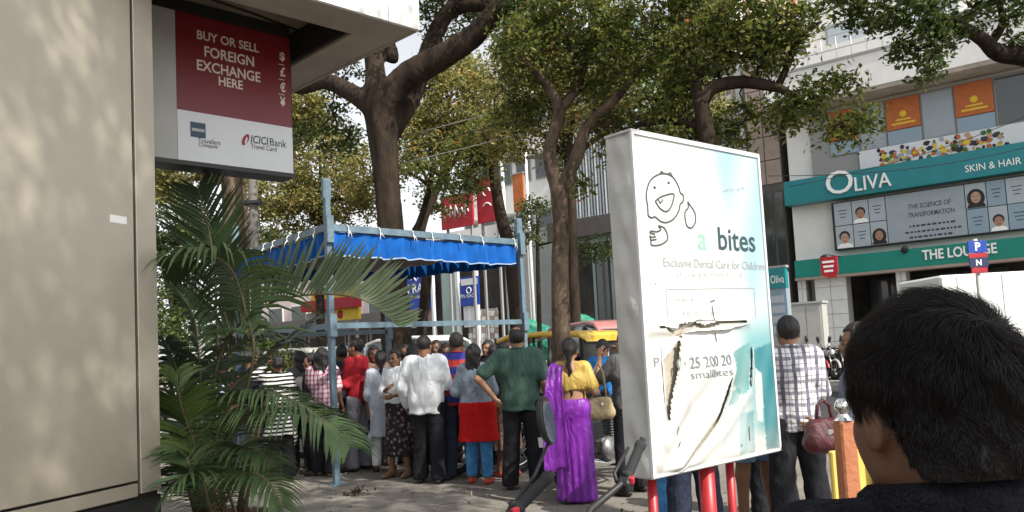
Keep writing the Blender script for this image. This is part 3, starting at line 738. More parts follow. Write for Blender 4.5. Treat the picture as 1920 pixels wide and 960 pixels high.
def sbox(a0, a1, b0, b1, d0, d1, name, m_): mb = MB(sloc); mb.box(sg.pt((a0+a1)/2, (b0+b1)/2, (d0+d1)/2), (a1-a0, d1-d0, b1-b0), SAX); return mb.build(name, m_, s_)
sbox(A0, A1, B0, B1-.09, -.2, -.004, 'box', M_grey); sbox(A0, A1+.004, B0-.035, B0-.002, -.21, .012, 'bottom_trim', M_black)
sbox(A0, A1, B1-.088, B1, -.2, .006, 'top_rail', M_black)
sbox(Am, A1, Br+.001, B1-.09, -.004, .002, 'red_face', M_red); sbox(Am, A1, B0, Br-.001, -.004, .0022, 'white_face', M_swhite); sbox(A0, Am-.003, B0, B1-.09, -.004, .0015, 'shaded_margin', M_grey)  # left margin is white; the shadow on it is put into the grey
sbox(A1-.002, A1+.004, B0, B1-.09, -.2, .004, 'edge_trim', M_black)
mb = MB(sloc)
for body, x0, y0, x1, y1, h in (('BUY OR SELL', 369, 73, 485, 98, 17), ('FOREIGN', 383, 106, 476, 121, 20), ('EXCHANGE', 369, 131, 488, 152, 20), ('HERE', 410, 160, 455, 167, 17)):
    textpx(mb, sg, body, x0, y0, x1, y1, h, bold=.018, d=.0045)
for body, x0, y0, w in (('$', 524, 115, 10), ('£', 525, 143, 10), ('€', 525, 172, 10), ('¥', 525, 199, 10)): textpx(mb, sg, body, x0, y0, x0+w, y0+2, 18, bold=.03, d=.0045)
for y in (121, 149, 177): 
    a, b = sg.px(522, y); mb.quad([sg.pt(a, b, .0045), sg.pt(a+.05, b, .0045), sg.pt(a+.05, b+.006, .0045), sg.pt(a, b+.006, .0045)])
mb.build('lettering', M_cream, s_)
mb = MB(sloc); a, b = sg.px(357, 256); mb.quad([sg.pt(a, b, .005), sg.pt(a+.115, b, .005), sg.pt(a+.115, b+.115, .005), sg.pt(a, b+.115, .005)]); mb.build('logo', M_blue, s_)
mb = MB(sloc); mb.quad([sg.pt(a+.01, b+.045, .0065), sg.pt(a+.105, b+.045, .0065), sg.pt(a+.105, b+.068, .0065), sg.pt(a+.01, b+.068, .0065)]); mb.build('logo_band', M_grey, s_)
mb = MB(sloc)
textpx(mb, sg, 'Travellers', 371, 267, 413, 271, 9, d=.005); textpx(mb, sg, 'Cheques', 372, 276, 408, 280, 9, d=.005)
textpx(mb, sg, 'ICICI', 470, 268, 503, 272, 15, bold=.012, d=.005, shear=.15); textpx(mb, sg, 'Bank', 506, 273, 537, 276, 14, d=.005); textpx(mb, sg, 'Travel Card', 470, 278, 518, 284, 9, d=.005)
mb.build('print', M_ink, s_)
mb = MB(sloc); a, b = sg.px(460, 262); nn = 20
mb.add([sg.pt(a+.026*math.cos(t)*1.0-.0+.02*math.sin(t), b+.048*math.sin(t), .005) for t in np.linspace(0, 6.28, nn, endpoint=False)], [tuple(range(nn))]); mb.build('emblem', M_crim, s_)
mb = MB(sloc); mb.add([sg.pt(a+.004+.008*math.cos(t)+.008*math.sin(t), b+.03*math.sin(t)-.008, .0065) for t in np.linspace(0, 6.28, 12, endpoint=False)], [tuple(range(12))]); mb.build('emblem_figure', M_swhite, s_)
for a in (A0+.1, A1-.15): sbox(a, a+.04, B1-.002, B1+.004+.01, -.12, -.08, 'hanger', M_black)
# ------------------------------------------------------------------ blue tent
M_steel = mat('blue_grey_paint', (.115, .175, .22), .5, var=.25, vs=9, bump=.2, bs=60, spec=.4)
M_blue_c = mat('blue_cloth', (.004, .09, .36), .8, var=.22, vs=5, spec=.2, bump=.2, bs=120)
M_lin = mat('canopy_lining', (.21, .18, .19), .9, var=.18, vs=2.5, bump=.3, bs=10)
M_hem = mat('pale_hem', (.30, .40, .55), .8)
M_tie = mat('white_cord', (.75, .74, .70), .8)
T1 = np.array([-2.24, 9.76, 0]); T2 = np.array([.15, 12.15, 0]); T4 = np.array([-4.2, 12.1, 0]); T3 = np.array([-2.15, 13.6, 0])
TZ = 3.14; RZ = 1.92
tent = thing('tent', 'blue valanced cloth shelter on a blue grey steel frame', 'tent', (T1+T3)/2)
tb = np.array((T1+T3)/2); zv = lambda z: np.array([0, 0, z])
for p, h in ((T1, 3.74), (T2, 3.5), (T3, 3.66), (T4, 3.6)):
    ex, ey = unit(T2-T1), unit(T4-T1)
    m = MB(tb); m.box(p+zv(h/2), (.075, .075, h), (ex, ey, (0, 0, 1)), bev=.006); po = m.build('post', M_steel, tent)
    for cq, cs in ((p+zv(TZ-.03)-ey*.06, (.1, .045, .34)), (p+zv(h-.12), (.11, .06, .26)), (p+zv(RZ)-ey*.055, (.1, .04, .28))): m = MB(tb); m.box(cq, cs, (ex, ey, (0, 0, 1)), bev=.004); m.build('clamp', M_steel, po)
    m = MB(tb); m.box(p+zv(.006), (.16, .16, .012), (ex, ey, (0, 0, 1))); m.build('base_plate', M_steel, po)
sides = ((T1, T2), (T2, T3), (T3, T4), (T4, T1))
cen = (T1+T2+T3+T4)/4
for i, (a, b) in enumerate(sides):
    d = unit(b-a)
    m = MB(tb); m.bar(a+d*.04+zv(TZ), b-d*.04+zv(TZ), .05, .085); m.build('roof_bar', M_steel, tent)
    if i != 1: m = MB(tb); m.bar(a+d*.04+zv(RZ), b-d*.04+zv(RZ), .045, .07); m.build('rail', M_steel, tent)
    # pleated valance
    out = unit((a+b)/2-cen); n = 150; L = np.linalg.norm(b-a); vs = []; ph = random.uniform(0, 6)
    hh = .29
    for j in range(n+1):
        t = j/n; base = a+d*(.07+(L-.14)*t)
        for kz in range(5):
            f = kz/4; w = .010+.026*f; sw = math.sin(t*95+1.2*math.sin(t*23+ph)+ph)*w+math.sin(t*41+ph)*w*.6
            z = TZ-.045-hh*f*(1+.03*math.sin(t*55))-.012*math.sin(t*9+ph)*f-.02*math.sin(math.pi*t)
            vs.append(base-out*(.012-.0)+out*sw*.8+zv(z))
    fs = [(j*5+q, (j+1)*5+q, (j+1)*5+q+1, j*5+q+1) for j in range(n) for q in range(4)]
    m = MB(tb); m.add(vs, fs, 0, True); va = m.build('valance', M_blue_c, tent)
    hem = [vs[j*5+4] for j in range(n+1)]; m = MB(tb); hv = [q for p in hem for q in (p+out*.003+zv(.012), p+out*.003-zv(.006))]; m.add(hv, [(j*2, j*2+2, j*2+3, j*2+1) for j in range(n)], 0, True); m.build('hem', M_hem, va)
    for q in range(7):
        t = (q+.5+random.uniform(-.2, .2))/7; p = a+d*L*t+zv(TZ)
        m = MB(tb); m.torus(p, d, .050, .006, 12, 5)
        for e in range(2):
            o = p+out*.045+zv(-.02); dx = d*random.uniform(-.05, .05); m.tube([o, o+out*.03+dx*.5+zv(-.05), o+out*.025+dx+zv(-random.uniform(.06, .13))], [.006, .005, .003], 5)
        m.build('tie', M_tie, tent)
n = 26; vs = []
for i in range(n+1):
    for j in range(n+1):
        u, v = i/n, j/n; u_, v_ = .02+.96*u, .02+.96*v; p = (T1*(1-u_)+T2*u_)*(1-v_)+(T4*(1-u_)+T3*u_)*v_
        sag = .30*(math.sin(math.pi*u)*math.sin(math.pi*v))**.7+.02*math.sin(u*17+v*5)+.015*math.sin(v*23-u*8)
        vs.append(p+zv(TZ-.03-sag))
m = MB(tb); m.add(vs, [(i*(n+1)+j, (i+1)*(n+1)+j, (i+1)*(n+1)+j+1, i*(n+1)+j+1) for i in range(n) for j in range(n)], 0, True); m.build('roof_cloth', M_lin, tent)
# ------------------------------------------------------------------ billboard
M_galv = mat('galvanised_sheet', (.50, .50, .485), .55, var=.12, vs=4, metal=.1, bump=.5, bs=7, spec=.4)
M_back = mat('bare_board', (.40, .36, .29), .85, var=.2, vs=6, bump=.3, bs=30)
M_rpost = mat('red_paint', (.38, .018, .025), .4, var=.15, vs=10, spec=.5)
bb = Plane((.645, 4.0, .865), (.885, .74, 0)); bw = bb.px(1461, 842)[0]; bh = (bb.px(1186, 250)[1]+bb.px(1424, 291)[1])/2
bloc = bb.pt(bw/2, -.865, -.08); bd = thing('billboard', 'torn white dental advertising lightbox on red posts beside the plaid shirt man', 'billboard', bloc)
BAX = (bb.r, bb.n, (0, 0, 1)); th = .165
m = MB(bloc); m.box(bb.pt(bw/2, bh/2, -th/2-.006), (bw-.10, th-.014, bh-.03), BAX); m.build('carcass', M_back, bd)
def dent_panel(a, d0, d1, name):            # dented thin side sheet
    nz, nx = 60, 8; vs = []
    for i in range(nz+1):
        for j in range(nx+1):
            b = bh*i/nz; dd = d0+(d1-d0)*j/nx; edge = math.sin(math.pi*j/nx)
            w = edge*(.010*math.sin(b*9+1)+.008*math.sin(b*17+j)+.006*math.sin(b*31))-(.035*edge*math.exp(-((b-.45)/.16)**2))
            vs.append(bb.pt(a+(-w if a < .5 else w)*1.0, b, dd))
    m = MB(bloc); m.add(vs, [(i*(nx+1)+j, i*(nx+1)+j+1, (i+1)*(nx+1)+j+1, (i+1)*(nx+1)+j) for i in range(nz) for j in range(nx)], 0, True); m.build(name, M_galv, bd)
dent_panel(-.004, -th, 0.0, 'side_sheet'); dent_panel(bw+.004, -th, 0.0, 'side_sheet')
m = MB(bloc); m.box(bb.pt(bw/2, bh/2, -th-.004), (bw+.004, .006, bh), BAX); m.build('back_sheet', M_galv, bd)
m = MB(bloc); m.box(bb.pt(bw/2, bh+.006, -th/2), (bw+.02, th+.02, .012), BAX); m.build('top_cap', M_galv, bd)
m = MB(bloc)
for a0_, a1_, b0_, b1_ in ((-.006, .012, 0, bh), (bw-.012, bw+.006, 0, bh), (.012, bw-.012, bh-.014, bh), (.012, bw-.012, 0, .012)):
    m.box(bb.pt((a0_+a1_)/2, (b0_+b1_)/2, .006), (a1_-a0_, .014, b1_-b0_), BAX)
m.build('edge_frame', M_swhite, bd)
m = MB(bloc); m.box(bb.pt(bw/2, -.004, -th/2), (bw, th, .008), BAX); m.build('bottom_sheet', M_galv, bd)
pxs = lambda L: [bb.px(x, y) for x, y in L]
Z2 = lambda L: pxs([(1200+x*280/960, 300+y*280/960) for x, y in L])
tears = [pxs(L) for L in ([(1214, 618), (1240, 611), (1262, 622), (1268, 608), (1300, 604), (1316, 611), (1345, 602), (1398, 601), (1398, 603), (1345, 607), (1316, 617), (1298, 611), (1276, 617), (1272, 634), (1262, 630), (1240, 614)],
    [(1242, 676), (1256, 658), (1267, 634), (1264, 690), (1256, 738), (1248, 792), (1246, 760), (1244, 712)],
    [(1262, 887), (1308, 822), (1338, 776), (1357, 724), (1367, 702), (1360, 738), (1343, 784), (1313, 828)],
    [(1404, 650), (1405.5, 650), (1406.5, 690), (1405.5, 728), (1404, 715)])]
def inpoly(a, b, L):
    c = np.zeros(a.shape, bool); n = len(L)
    for i in range(n):
        (x0, y0), (x1, y1) = L[i], L[(i+1) % n]
        m_ = ((y0 > b) != (y1 > b)) & (a < (x1-x0)*(b-y0)/(y1-y0+1e-12)+x0); c ^= m_
    return c
def dseg(a, b, L):
    d = np.full(a.shape, 9.)
    for (x0, y0), (x1, y1) in zip(L[:-1], L[1:]):
        vx, vy = x1-x0, y1-y0; t = np.clip(((a-x0)*vx+(b-y0)*vy)/(vx*vx+vy*vy+1e-12), 0, 1); d = np.minimum(d, np.hypot(a-x0-t*vx, b-y0-t*vy))
    return d
ridges = [(pxs([(1270, 640), (1262, 740), (1250, 815)]), .022, .035), (pxs([(1246, 830), (1290, 740), (1330, 690)]), .020, .05), (pxs([(1262, 887), (1336, 776), (1367, 700)]), .024, .05),
          (pxs([(1280, 890), (1360, 800), (1400, 740)]), .013, .04), (pxs([(1216, 622), (1300, 612), (1398, 604)]), .012, .03), (pxs([(1238, 690), (1244, 800), (1232, 870)]), .010, .03)]
def bdisp(a, b):
    a = np.asarray(a, float); b = np.asarray(b, float); z = np.zeros(np.broadcast(a, b).shape)
    for L, amp, w in ridges: z = np.maximum(z, amp*np.exp(-(dseg(a+z*0, b+z*0, L)/w)**2))
    low = np.clip((.85-b)/.3, 0, 1)
    z = z+low*.004*(1+np.sin(a*11+b*7))+.0012*(1+np.sin(b*9+a*3)); return z*np.clip(np.minimum(np.minimum(a, bw-a), np.minimum(b, bh-b))/.03, 0, 1)
nx, ny = 150, 240; aa, bq = np.meshgrid(np.linspace(.004, bw-.004, nx+1), np.linspace(.004, bh-.004, ny+1), indexing='ij')
dz = bdisp(aa, bq); jit = rng.normal(size=aa.shape)*.0012
hole = np.zeros(aa.shape, bool); rag = .002*np.sin(aa*210+bq*150)+.0015*np.sin(aa*430-bq*370)
for L in tears: hole |= inpoly(aa+rag, bq+rag*.7, L)
V = bb.o+aa[..., None]*bb.r+bq[..., None]*bb.u+(dz+.004)[..., None]*bb.n-bloc
ii, jj = np.meshgrid(np.arange(nx), np.arange(ny), indexing='ij'); q = np.stack([ii*(ny+1)+jj, (ii+1)*(ny+1)+jj, (ii+1)*(ny+1)+jj+1, ii*(ny+1)+jj+1], -1).reshape(-1, 4)
hv = hole.ravel(); q = q[hv[q].sum(1) < 2]
me = npmesh('printed_sheet', V.reshape(-1, 3), q)
def sst(x, a, b): t = np.clip((x-a)/(b-a), 0, 1); return t*t*(3-2*t)
u = aa/bw; v = bq/bh; col = np.ones(aa.shape+(3,))*np.array([.55, .555, .535])
def over(c, m_): global col; col = col*(1-m_[..., None])+np.array(c)*m_[..., None]
nz = .5+.25*np.sin(u*23+v*17)+.25*np.sin(u*41-v*29+1)
over((.24, .42, .50), sst(u+.55*(v-.62), .66, .86)*sst(v, .33, .55)*(.55+.45*np.sin(u*9-v*5)**2)*.85)
over((.09, .30, .33), sst(u+.25*v, .70, .92)*sst(v, .03, .1)*(1-sst(v, .36, .5))*.85)
T = [pxs(L) for L in ([(1398, 660), (1448, 640), (1458, 840), (1436, 843), (1430, 760), (1414, 690)], [(1372, 660), (1402, 640), (1402, 730), (1388, 742), (1368, 720), (1378, 690)], [(1384, 775), (1412, 770), (1414, 848), (1384, 852)], [(1356, 735), (1388, 728), (1380, 760), (1362, 760)])]
for L, c, s0 in zip(T, ((.012, .15, .18), (.04, .22, .22), (.05, .22, .24), (.04, .23, .20)), (.97, .85, .75, .85)):
    mk = inpoly(aa+rag*2, bq+rag*2, L).astype(float); over(c, mk*s0*(.55+.45*nz))
over((.55, .57, .55), inpoly(aa, bq, pxs([(1412, 690), (1424, 700), (1430, 790), (1420, 790), (1414, 745)])).astype(float)*.8)
over((.40, .48, .50), inpoly(aa+rag, bq+rag, pxs([(1360, 770), (1385, 748), (1400, 775), (1392, 845), (1345, 860)])).astype(float)*.55)
over((.34, .32, .35), inpoly(aa+rag, bq, pxs([(1252, 800), (1288, 735), (1292, 770), (1262, 812)])).astype(float)*.45)  # shade of the bulging fold, painted grey lilac into the sheet colour
over((.24, .42, .44), sst(v, .10, .2)*(1-sst(v, .16, .30))*sst(u, .35, .42)*(1-sst(u, .55, .62))*.30*nz)
over((.38, .32, .24), np.clip(1-dseg(aa, bq, pxs([(1216, 622), (1262, 630), (1300, 612), (1398, 604)]))/.016, 0, 1)*.55)
over((.38, .34, .27), np.clip(1-dseg(aa, bq, pxs([(1226, 700), (1232, 780), (1240, 830), (1236, 890)]))/.02, 0, 1)*.35)
over((.40, .36, .29), (1-sst(v, 0, .05))*.4*nz)
ca = me.color_attributes.new('print', 'FLOAT_COLOR', 'POINT'); ca.data.foreach_set('color', np.concatenate([col.reshape(-1, 3), np.ones((col.shape[0]*col.shape[1], 1))], 1).astype(np.float32).ravel())
link('printed_sheet', me, bd, attrmat('printed_vinyl', 'print', .42))
def flap(L, ab, w, curl, name='torn_flap', n=26):
    """vinyl edge peeled off the board along polyline L (a,b), leaning to direction ab"""
    L = [np.array(p, float) for p in L]; seg = [np.linalg.norm(b-a) for a, b in zip(L[:-1], L[1:])]; T = np.linspace(0, sum(seg)*.999, n); rows = []; d = unit(ab)
    jag = np.convolve(rng.uniform(.45, 1.4, n+4), [.2, .6, .2], 'same')[2:n+2]
    for i_, t in enumerate(T):
        u_ = t; i = 0
        while u_ > seg[i]: u_ -= seg[i]; i += 1
        p = L[i]+(L[i+1]-L[i])*u_/seg[i]; e = math.sin(math.pi*min(1, t/T[-1]))**.6; ww = w*e*jag[i_]; row = []
        for j in range(7):
            q = j/6; an = curl*q; row.append(bb.pt(p[0]+d[0]*ww*math.sin(an)/curl, p[1]+d[1]*ww*math.sin(an)/curl, .007+D0(p[0], p[1])+ww*(1-math.cos(an))/curl*1.0)-bloc)
        rows.append(row)
    R_ = np.array(rows); k_ = 7; V_ = R_.reshape(-1, 3); fs = [(i*k_+j, (i+1)*k_+j, (i+1)*k_+j+1, i*k_+j+1) for i in range(n-1) for j in range(k_-1)]
    link(name, npmesh(name, V_, np.array(fs)), bd, M_vinylb)
D0 = lambda a, b: float(bdisp(a, b)); M_vinylb = mat('vinyl_white', (.54, .53, .49), .5, var=.06, vs=8)
flap(pxs([(1268, 640), (1266, 690), (1258, 742), (1250, 796)]), (1, .1), .024, 1.1); flap(pxs([(1240, 640), (1238, 680), (1243, 760), (1249, 800)]), (-1, 0), .010, 1.1)
flap(pxs([(1276, 624), (1300, 617), (1345, 613), (1398, 606)]), (.1, -1), .018, 1.1); flap(pxs([(1264, 887), (1316, 834), (1347, 790), (1363, 740), (1368, 702)]), (1, -.4), .018, 1.1); flap(pxs([(1240, 612), (1262, 620), (1300, 603), (1345, 601)]), (0, 1), .014, 1.5); flap(pxs([(1407, 645), (1408, 690), (1407, 732)]), (1, 0), .009, 1.2)
M_line_ink = mat('print_charcoal', (.06, .065, .07), .5); M_mint = mat('print_mint', (.25, .50, .38), .5); M_faint = mat('print_faded', (.30, .31, .32), .5); M_fgrey = mat('print_grey', (.17, .20, .21), .5); M_slate = mat('print_slate', (.025, .06, .07), .5)
D = lambda a, b: float(bdisp(a, b))
def stroke(mb, L, w=.0045, d=.006, closed=False):
    if closed: L = L+[L[0]]
    P, _ = smooth_path([np.array([x, y, 0]) for x, y in L], [1]*len(L), 5)
    for a, b in zip(P[:-1], P[1:]):
        t = unit(b-a); n_ = np.array([-t[1], t[0], 0])*w; a = a-t*w*.4; b = b+t*w*.4
        mb.quad([bb.pt(*(q[:2]), d+D(*q[:2])) for q in (a-n_, b-n_, b+n_, a+n_)])
m = MB(bloc)
stroke(m, Z2([(46, 345), (42, 290), (34, 245), (38, 190), (62, 130), (112, 95), (160, 90), (207, 115), (240, 170), (252, 212), (270, 228), (270, 268), (252, 285), (242, 330), (212, 378), (170, 402), (130, 397), (92, 368), (70, 373), (50, 362)]), closed=True)
stroke(m, Z2([(92, 266), (130, 238), (206, 219), (206, 262), (187, 312), (160, 333), (122, 312)]), closed=True)
stroke(m, Z2([(112, 258), (124, 278), (140, 256)]), .004); stroke(m, Z2([(120, 95), (130, 76), (150, 92)]), .004); stroke(m, Z2([(172, 95), (188, 84), (202, 110)]), .004)
stroke(m, Z2([(82, 176), (92, 182)]), .006); stroke(m, Z2([(172, 150), (182, 146)]), .006)
stroke(m, Z2([(300, 270), (303, 308), (283, 335), (285, 388), (298, 428), (326, 437), (350, 396), (345, 340), (322, 302)]), closed=True)
stroke(m, Z2([(112, 425), (128, 448), (104, 462), (66, 458), (62, 470), (90, 478)])); stroke(m, Z2([(60, 486), (62, 498), (96, 493)])); stroke(m, Z2([(62, 504), (66, 516), (100, 511)])); stroke(m, Z2([(66, 522), (70, 548), (122, 547), (166, 520), (172, 488), (152, 440), (116, 424)]))
m.build('child_drawing', M_line_ink, bd)
m = MB(bloc); textpx(m, bb, 'bites', 1346, 469, 1415, 474, 43, bold=.012, d=.006, disp=D); m.build('wordmark', M_slate, bd)
m = MB(bloc); textpx(m, bb, 'a', 1308, 468, 1324, 468, 30, bold=.01, d=.006, disp=D); m.build('wordmark', M_mint, bd)
m = MB(bloc); textpx(m, bb, 'Exclusive Dental Care for Children', 1243, 500, 1431, 502, 17, d=.006, disp=D)
def faint(mb, x0, y0, x1, y1, h, w=.0035):                              # worn, unreadable print: broken little strokes
    n = int((x1-x0)/5)
    for i in range(n):
        t = i/n; x = x0+(x1-x0)*t; y = y0+(y1-y0)*t
        if random.random() < .75: stroke(mb, pxs([(x, y), (x+random.uniform(-1, 2), y-h*random.uniform(.5, 1))]), w*.5)
        if random.random() < .5: stroke(mb, pxs([(x, y-h*.5), (x+3, y-h*random.uniform(.2, .9))]), w*.4)
faint(m, 1268, 520, 1392, 520, 10); faint(m, 1356, 362, 1412, 356, 9); faint(m, 1220, 535, 1244, 535, 5)
for L in ([(1247, 543), (1412, 540)], [(1247, 543), (1250, 600)], [(1412, 540), (1416, 598)]): stroke(m, pxs(L), .0018)
faint(m, 1262, 566, 1300, 565, 7); faint(m, 1280, 595, 1352, 592, 14); m.build('faded_print', M_faint, bd)
m = MB(bloc); textpx(m, bb, '0 · 25 200 20', 1262, 694, 1368, 678, 22, bold=.008, d=.008, disp=D); textpx(m, bb, 'smallbites', 1291, 711, 1366, 700, 15, d=.008, disp=D); textpx(m, bb, 'P', 1225, 688, 1235, 688, 17, d=.006, disp=D); m.build('phone_number', M_fgrey, bd)
m = MB(bloc)
for L in ([(1330, 566), (1338, 563)], [(1333, 574), (1336, 600)], [(1268, 838), (1272, 828)], [(1386, 836), (1387, 833)], [(1402, 800), (1403, 825)], [(1262, 815), (1264, 800)], [(1338, 625), (1341, 640)]): stroke(m, pxs(L), .0028, .008)
m.build('scuff', M_dirt, bd)
def bpost(px, dep, r, h): 
    a = bb.px(px, 905)[0]; p = bb.pt(a, 0, -dep); p[2] = 0
    m = MB(bloc); m.tube([p, p+zv(h)], r, 16); o = m.build('post', M_rpost, bd); m = MB(bloc); m.lathe(p, (0, 0, 1), [(0, .014), (r+.05, .014), (r+.05, .0), ], 12); m.build('base_plate', M_rpost, o)
bpost(1347, .075, .044, .867); bpost(1404, .12, .024, .867); bpost(1256, .12, .026, .867)
# ------------------------------------------------------------------ buildings across the road
M_teal = mat('teal_signboard', (.008, .20, .225), .35, var=.08, vs=2, spec=.5)
M_tealg = mat('green_signboard', (.010, .22, .17), .4, var=.08, vs=2, spec=.4)
M_wallw = mat('white_wall', (.74, .73, .70), .7, var=.07, vs=1.2, bump=.1, bs=20)
M_tile = mat('white_tile', (.66, .67, .65), .35, var=.06, vs=2.5, spec=.5)
M_joint = mat('joint_grey', (.30, .30, .29), .8)
M_gl = glass('dark_glass', (.035, .045, .045)); M_glg = glass('greenish_glass', (.20, .29, .27), .1); M_void = mat('shop_interior', (.03, .028, .025), .9, var=.5, vs=2)
M_brown = mat('brown_cladding', (.32, .25, .21), .6, var=.12, vs=2); M_dk = mat('dark_cladding', (.09, .08, .074), .5, var=.2, vs=2)
M_beige = mat('beige_wall', (.42, .35, .27), .8, var=.1, vs=1.5); M_orange = mat('orange_banner', (.46, .125, .03), .55, var=.12, vs=4); M_redb = mat('red_banner', (.40, .018, .03), .5, var=.15, vs=3)
M_lett = mat('white_letters', (.86, .86, .84), .35, spec=.5); M_bluesign = mat('blue_signboard', (.012, .055, .36), .45, var=.1, vs=3); M_yel = mat('yellow_signboard', (.72, .50, .03), .5, var=.15, vs=5)
M_pgrey = mat('poster_grey_blue', (.30, .35, .39), .35, var=.06, vs=3, spec=.5); M_pcell = mat('poster_cell', (.37, .42, .46), .35, spec=.5); M_pcell2 = mat('poster_cell_blue', (.24, .33, .40), .35, spec=.5)
M_face = [mat('print_skin_%s' % n, c, .5) for n, c in (('pale', (.42, .27, .2)), ('warm', (.36, .2, .13)))]; M_phair = mat('print_hair', (.02, .017, .016), .5)
RR = -UD                                        # to the right in the picture, along the frontage
op = Plane(ST(FO, FS(1500, FO)), RR)
OL = 15.0; oloc = op.pt(OL/2, 0, -4); ob = thing('building', 'white clinic building with teal signboards and poster windows at the right', 'building', oloc, 0, 'buildings across the road')
OAX = (op.r, op.n, (0, 0, 1))
def obox(a0, a1, b0, b1, d0, d1, name, m_, par=None, pl=None, loc=None, root=None, bev=0):
    pl = pl or op; m = MB(oloc if loc is None else loc); m.box(pl.pt((a0+a1)/2, (b0+b1)/2, (d0+d1)/2), (a1-a0, d1-d0, b1-b0), (pl.r, pl.n, (0, 0, 1)), bev=bev); return m.build(name, m_, par or root or ob)
zb = lambda x, y: op.px(x, y)[1]
z_lo0, z_lo1 = zb(1512, 521), zb(1512, 488); z_ol0, z_ol1 = zb(1496, 385), zb(1496, 340); z_ban0 = zb(1566, 470); z_roof = zb(1560, 200)
obox(0, OL, z_lo1-.25, 13.0, -8, -.35, 'wall', M_wallw); obox(0, OL, .004, z_lo1-.27, -8, -3.2, 'wall', M_void)
# ground floor: tiled pillars and dark shop openings
def pillar(x0, x1, d=0.0, root=ob, pl=op, loc=oloc):
    a0, a1 = pl.px(x0, 600)[0], pl.px(x1, 600)[0]; H = z_lo0+.1; m = MB(loc); m.box(pl.pt((a0+a1)/2, H/2, -.4), (a1-a0-.03, .7, H), (pl.r, pl.n, (0, 0, 1))); p = m.build('pillar', M_joint, root)
    n = 7
    for i in range(n):
        for (sx, w) in ((a0, (a1-a0)*.5), (a0+(a1-a0)*.5, (a1-a0)*.5)):
            m = MB(loc); m.box(pl.pt(sx+w/2, H*(i+.5)/n, -.04), (w-.02, .03, H/n-.02), (pl.r, pl.n, (0, 0, 1))); m.build('tile', M_tile, p)
pillar(1532, 1592); pillar(1686, 1706); pillar(1500, 1516)
obox(0, .35, .004, z_lo0, -6, -.3, 'wall', M_wallw)
for x0, x1 in ((1600, 1640), (1640, 1682), (1712, 1800), (1800, 1880)):
    a0, a1 = op.px(x0, 600)[0], op.px(x1, 600)[0]; f = obox(a0, a1, .2, z_lo0-.1, -2.9, -2.8, 'shop_window', M_black)
    obox(a0+.06, a1-.06, .26, z_lo0-.16, -2.8, -2.77, 'pane', M_gl, f)
obox(-.05, OL, .004, .16, -3, -.8, 'plinth', M_slab)
# lower green band and upper teal band
o = obox(.12, OL, z_lo0, z_lo1, -.35, .25, 'green_signboard', M_tealg); obox(.10, OL, z_lo0-.10, z_lo0-.003, -.35, .28, 'sign_edge', M_brown, o)
m = MB(oloc); textpx(m, op, 'THE LOUNGE', 1733, 489, 1872, 474, 19, bold=.02, d=.30, depth=.04); m.build('lettering', M_lett, o)
o = obox(-.05, OL, z_ol0, z_ol1, -.35, .32, 'teal_signboard', M_teal)
m = MB(oloc); textpx(m, op, 'O', 1556, 369, 1606, 362, 43, bold=.0, d=.42, depth=.10); m.build('letter', M_lett, o)
m = MB(oloc); textpx(m, op, 'LIVA', 1609, 361, 1676, 348, 26, bold=.0, d=.42, depth=.10); m.build('lettering', M_lett, o)
m = MB(oloc); textpx(m, op, 'SKIN & HAIR C', 1813, 326, 1936, 305, 13, d=.34, depth=.012); m.build('lettering', M_lett, o)
# poster window between the bands
A0, A1 = op.px(1562, 430)[0], OL-1.0; zt = z_ol0-.12
pw = obox(A0, A1, z_ban0, zt, -.35, -.02, 'poster_window', M_black)
cols = [1566, 1600, 1632, 1664, 1815, 1856, 1893, 1935, 1990]; zm = (z_ban0+zt)/2
def cell(x0, x1, b0, b1, m_): a0, a1 = op.px(x0, 430)[0], op.px(x1, 430)[0]; return obox(a0+.015, a1-.015, b0, b1, -.02, .012, 'pane', m_, pw), (a0+a1)/2, a1-a0
def portrait(ac, b0, h, hair, sk, longh):
    def disc(ca, cb, ra, rb, d, m_, name):
        m = MB(oloc); m.add([op.pt(ca+ra*math.cos(t), cb+rb*math.sin(t), d) for t in np.linspace(0, 6.283, 18, endpoint=False)], [tuple(range(18))]); m.build(name, m_, pw)
    if longh: disc(ac, b0+h*.50, h*.40, h*.48, .016, M_phair, 'portrait_hair')
    else: disc(ac, b0+h*.66, h*.29, h*.30, .016, M_phair, 'portrait_hair')
    m = MB(oloc); m.add([op.pt(ac+x*h, b0+y*h, .0185) for x, y in ((-.42, .02), (.42, .02), (.36, .2), (.12, .28), (-.12, .28), (-.36, .2))], [tuple(range(6))]); m.build('portrait_shirt', M_phair if longh else M_lett, pw)
    disc(ac, b0+h*.54, h*.22, h*.29, .021, M_face[sk], 'portrait_face')
    disc(ac-h*.09, b0+h*.6, h*.035, h*.025, .0235, M_phair, 'portrait_eye'); disc(ac+h*.09, b0+h*.6, h*.035, h*.025, .0235, M_phair, 'portrait_eye'); disc(ac, b0+h*.4, h*.09, h*.025, .0235, M_redb, 'portrait_mouth')
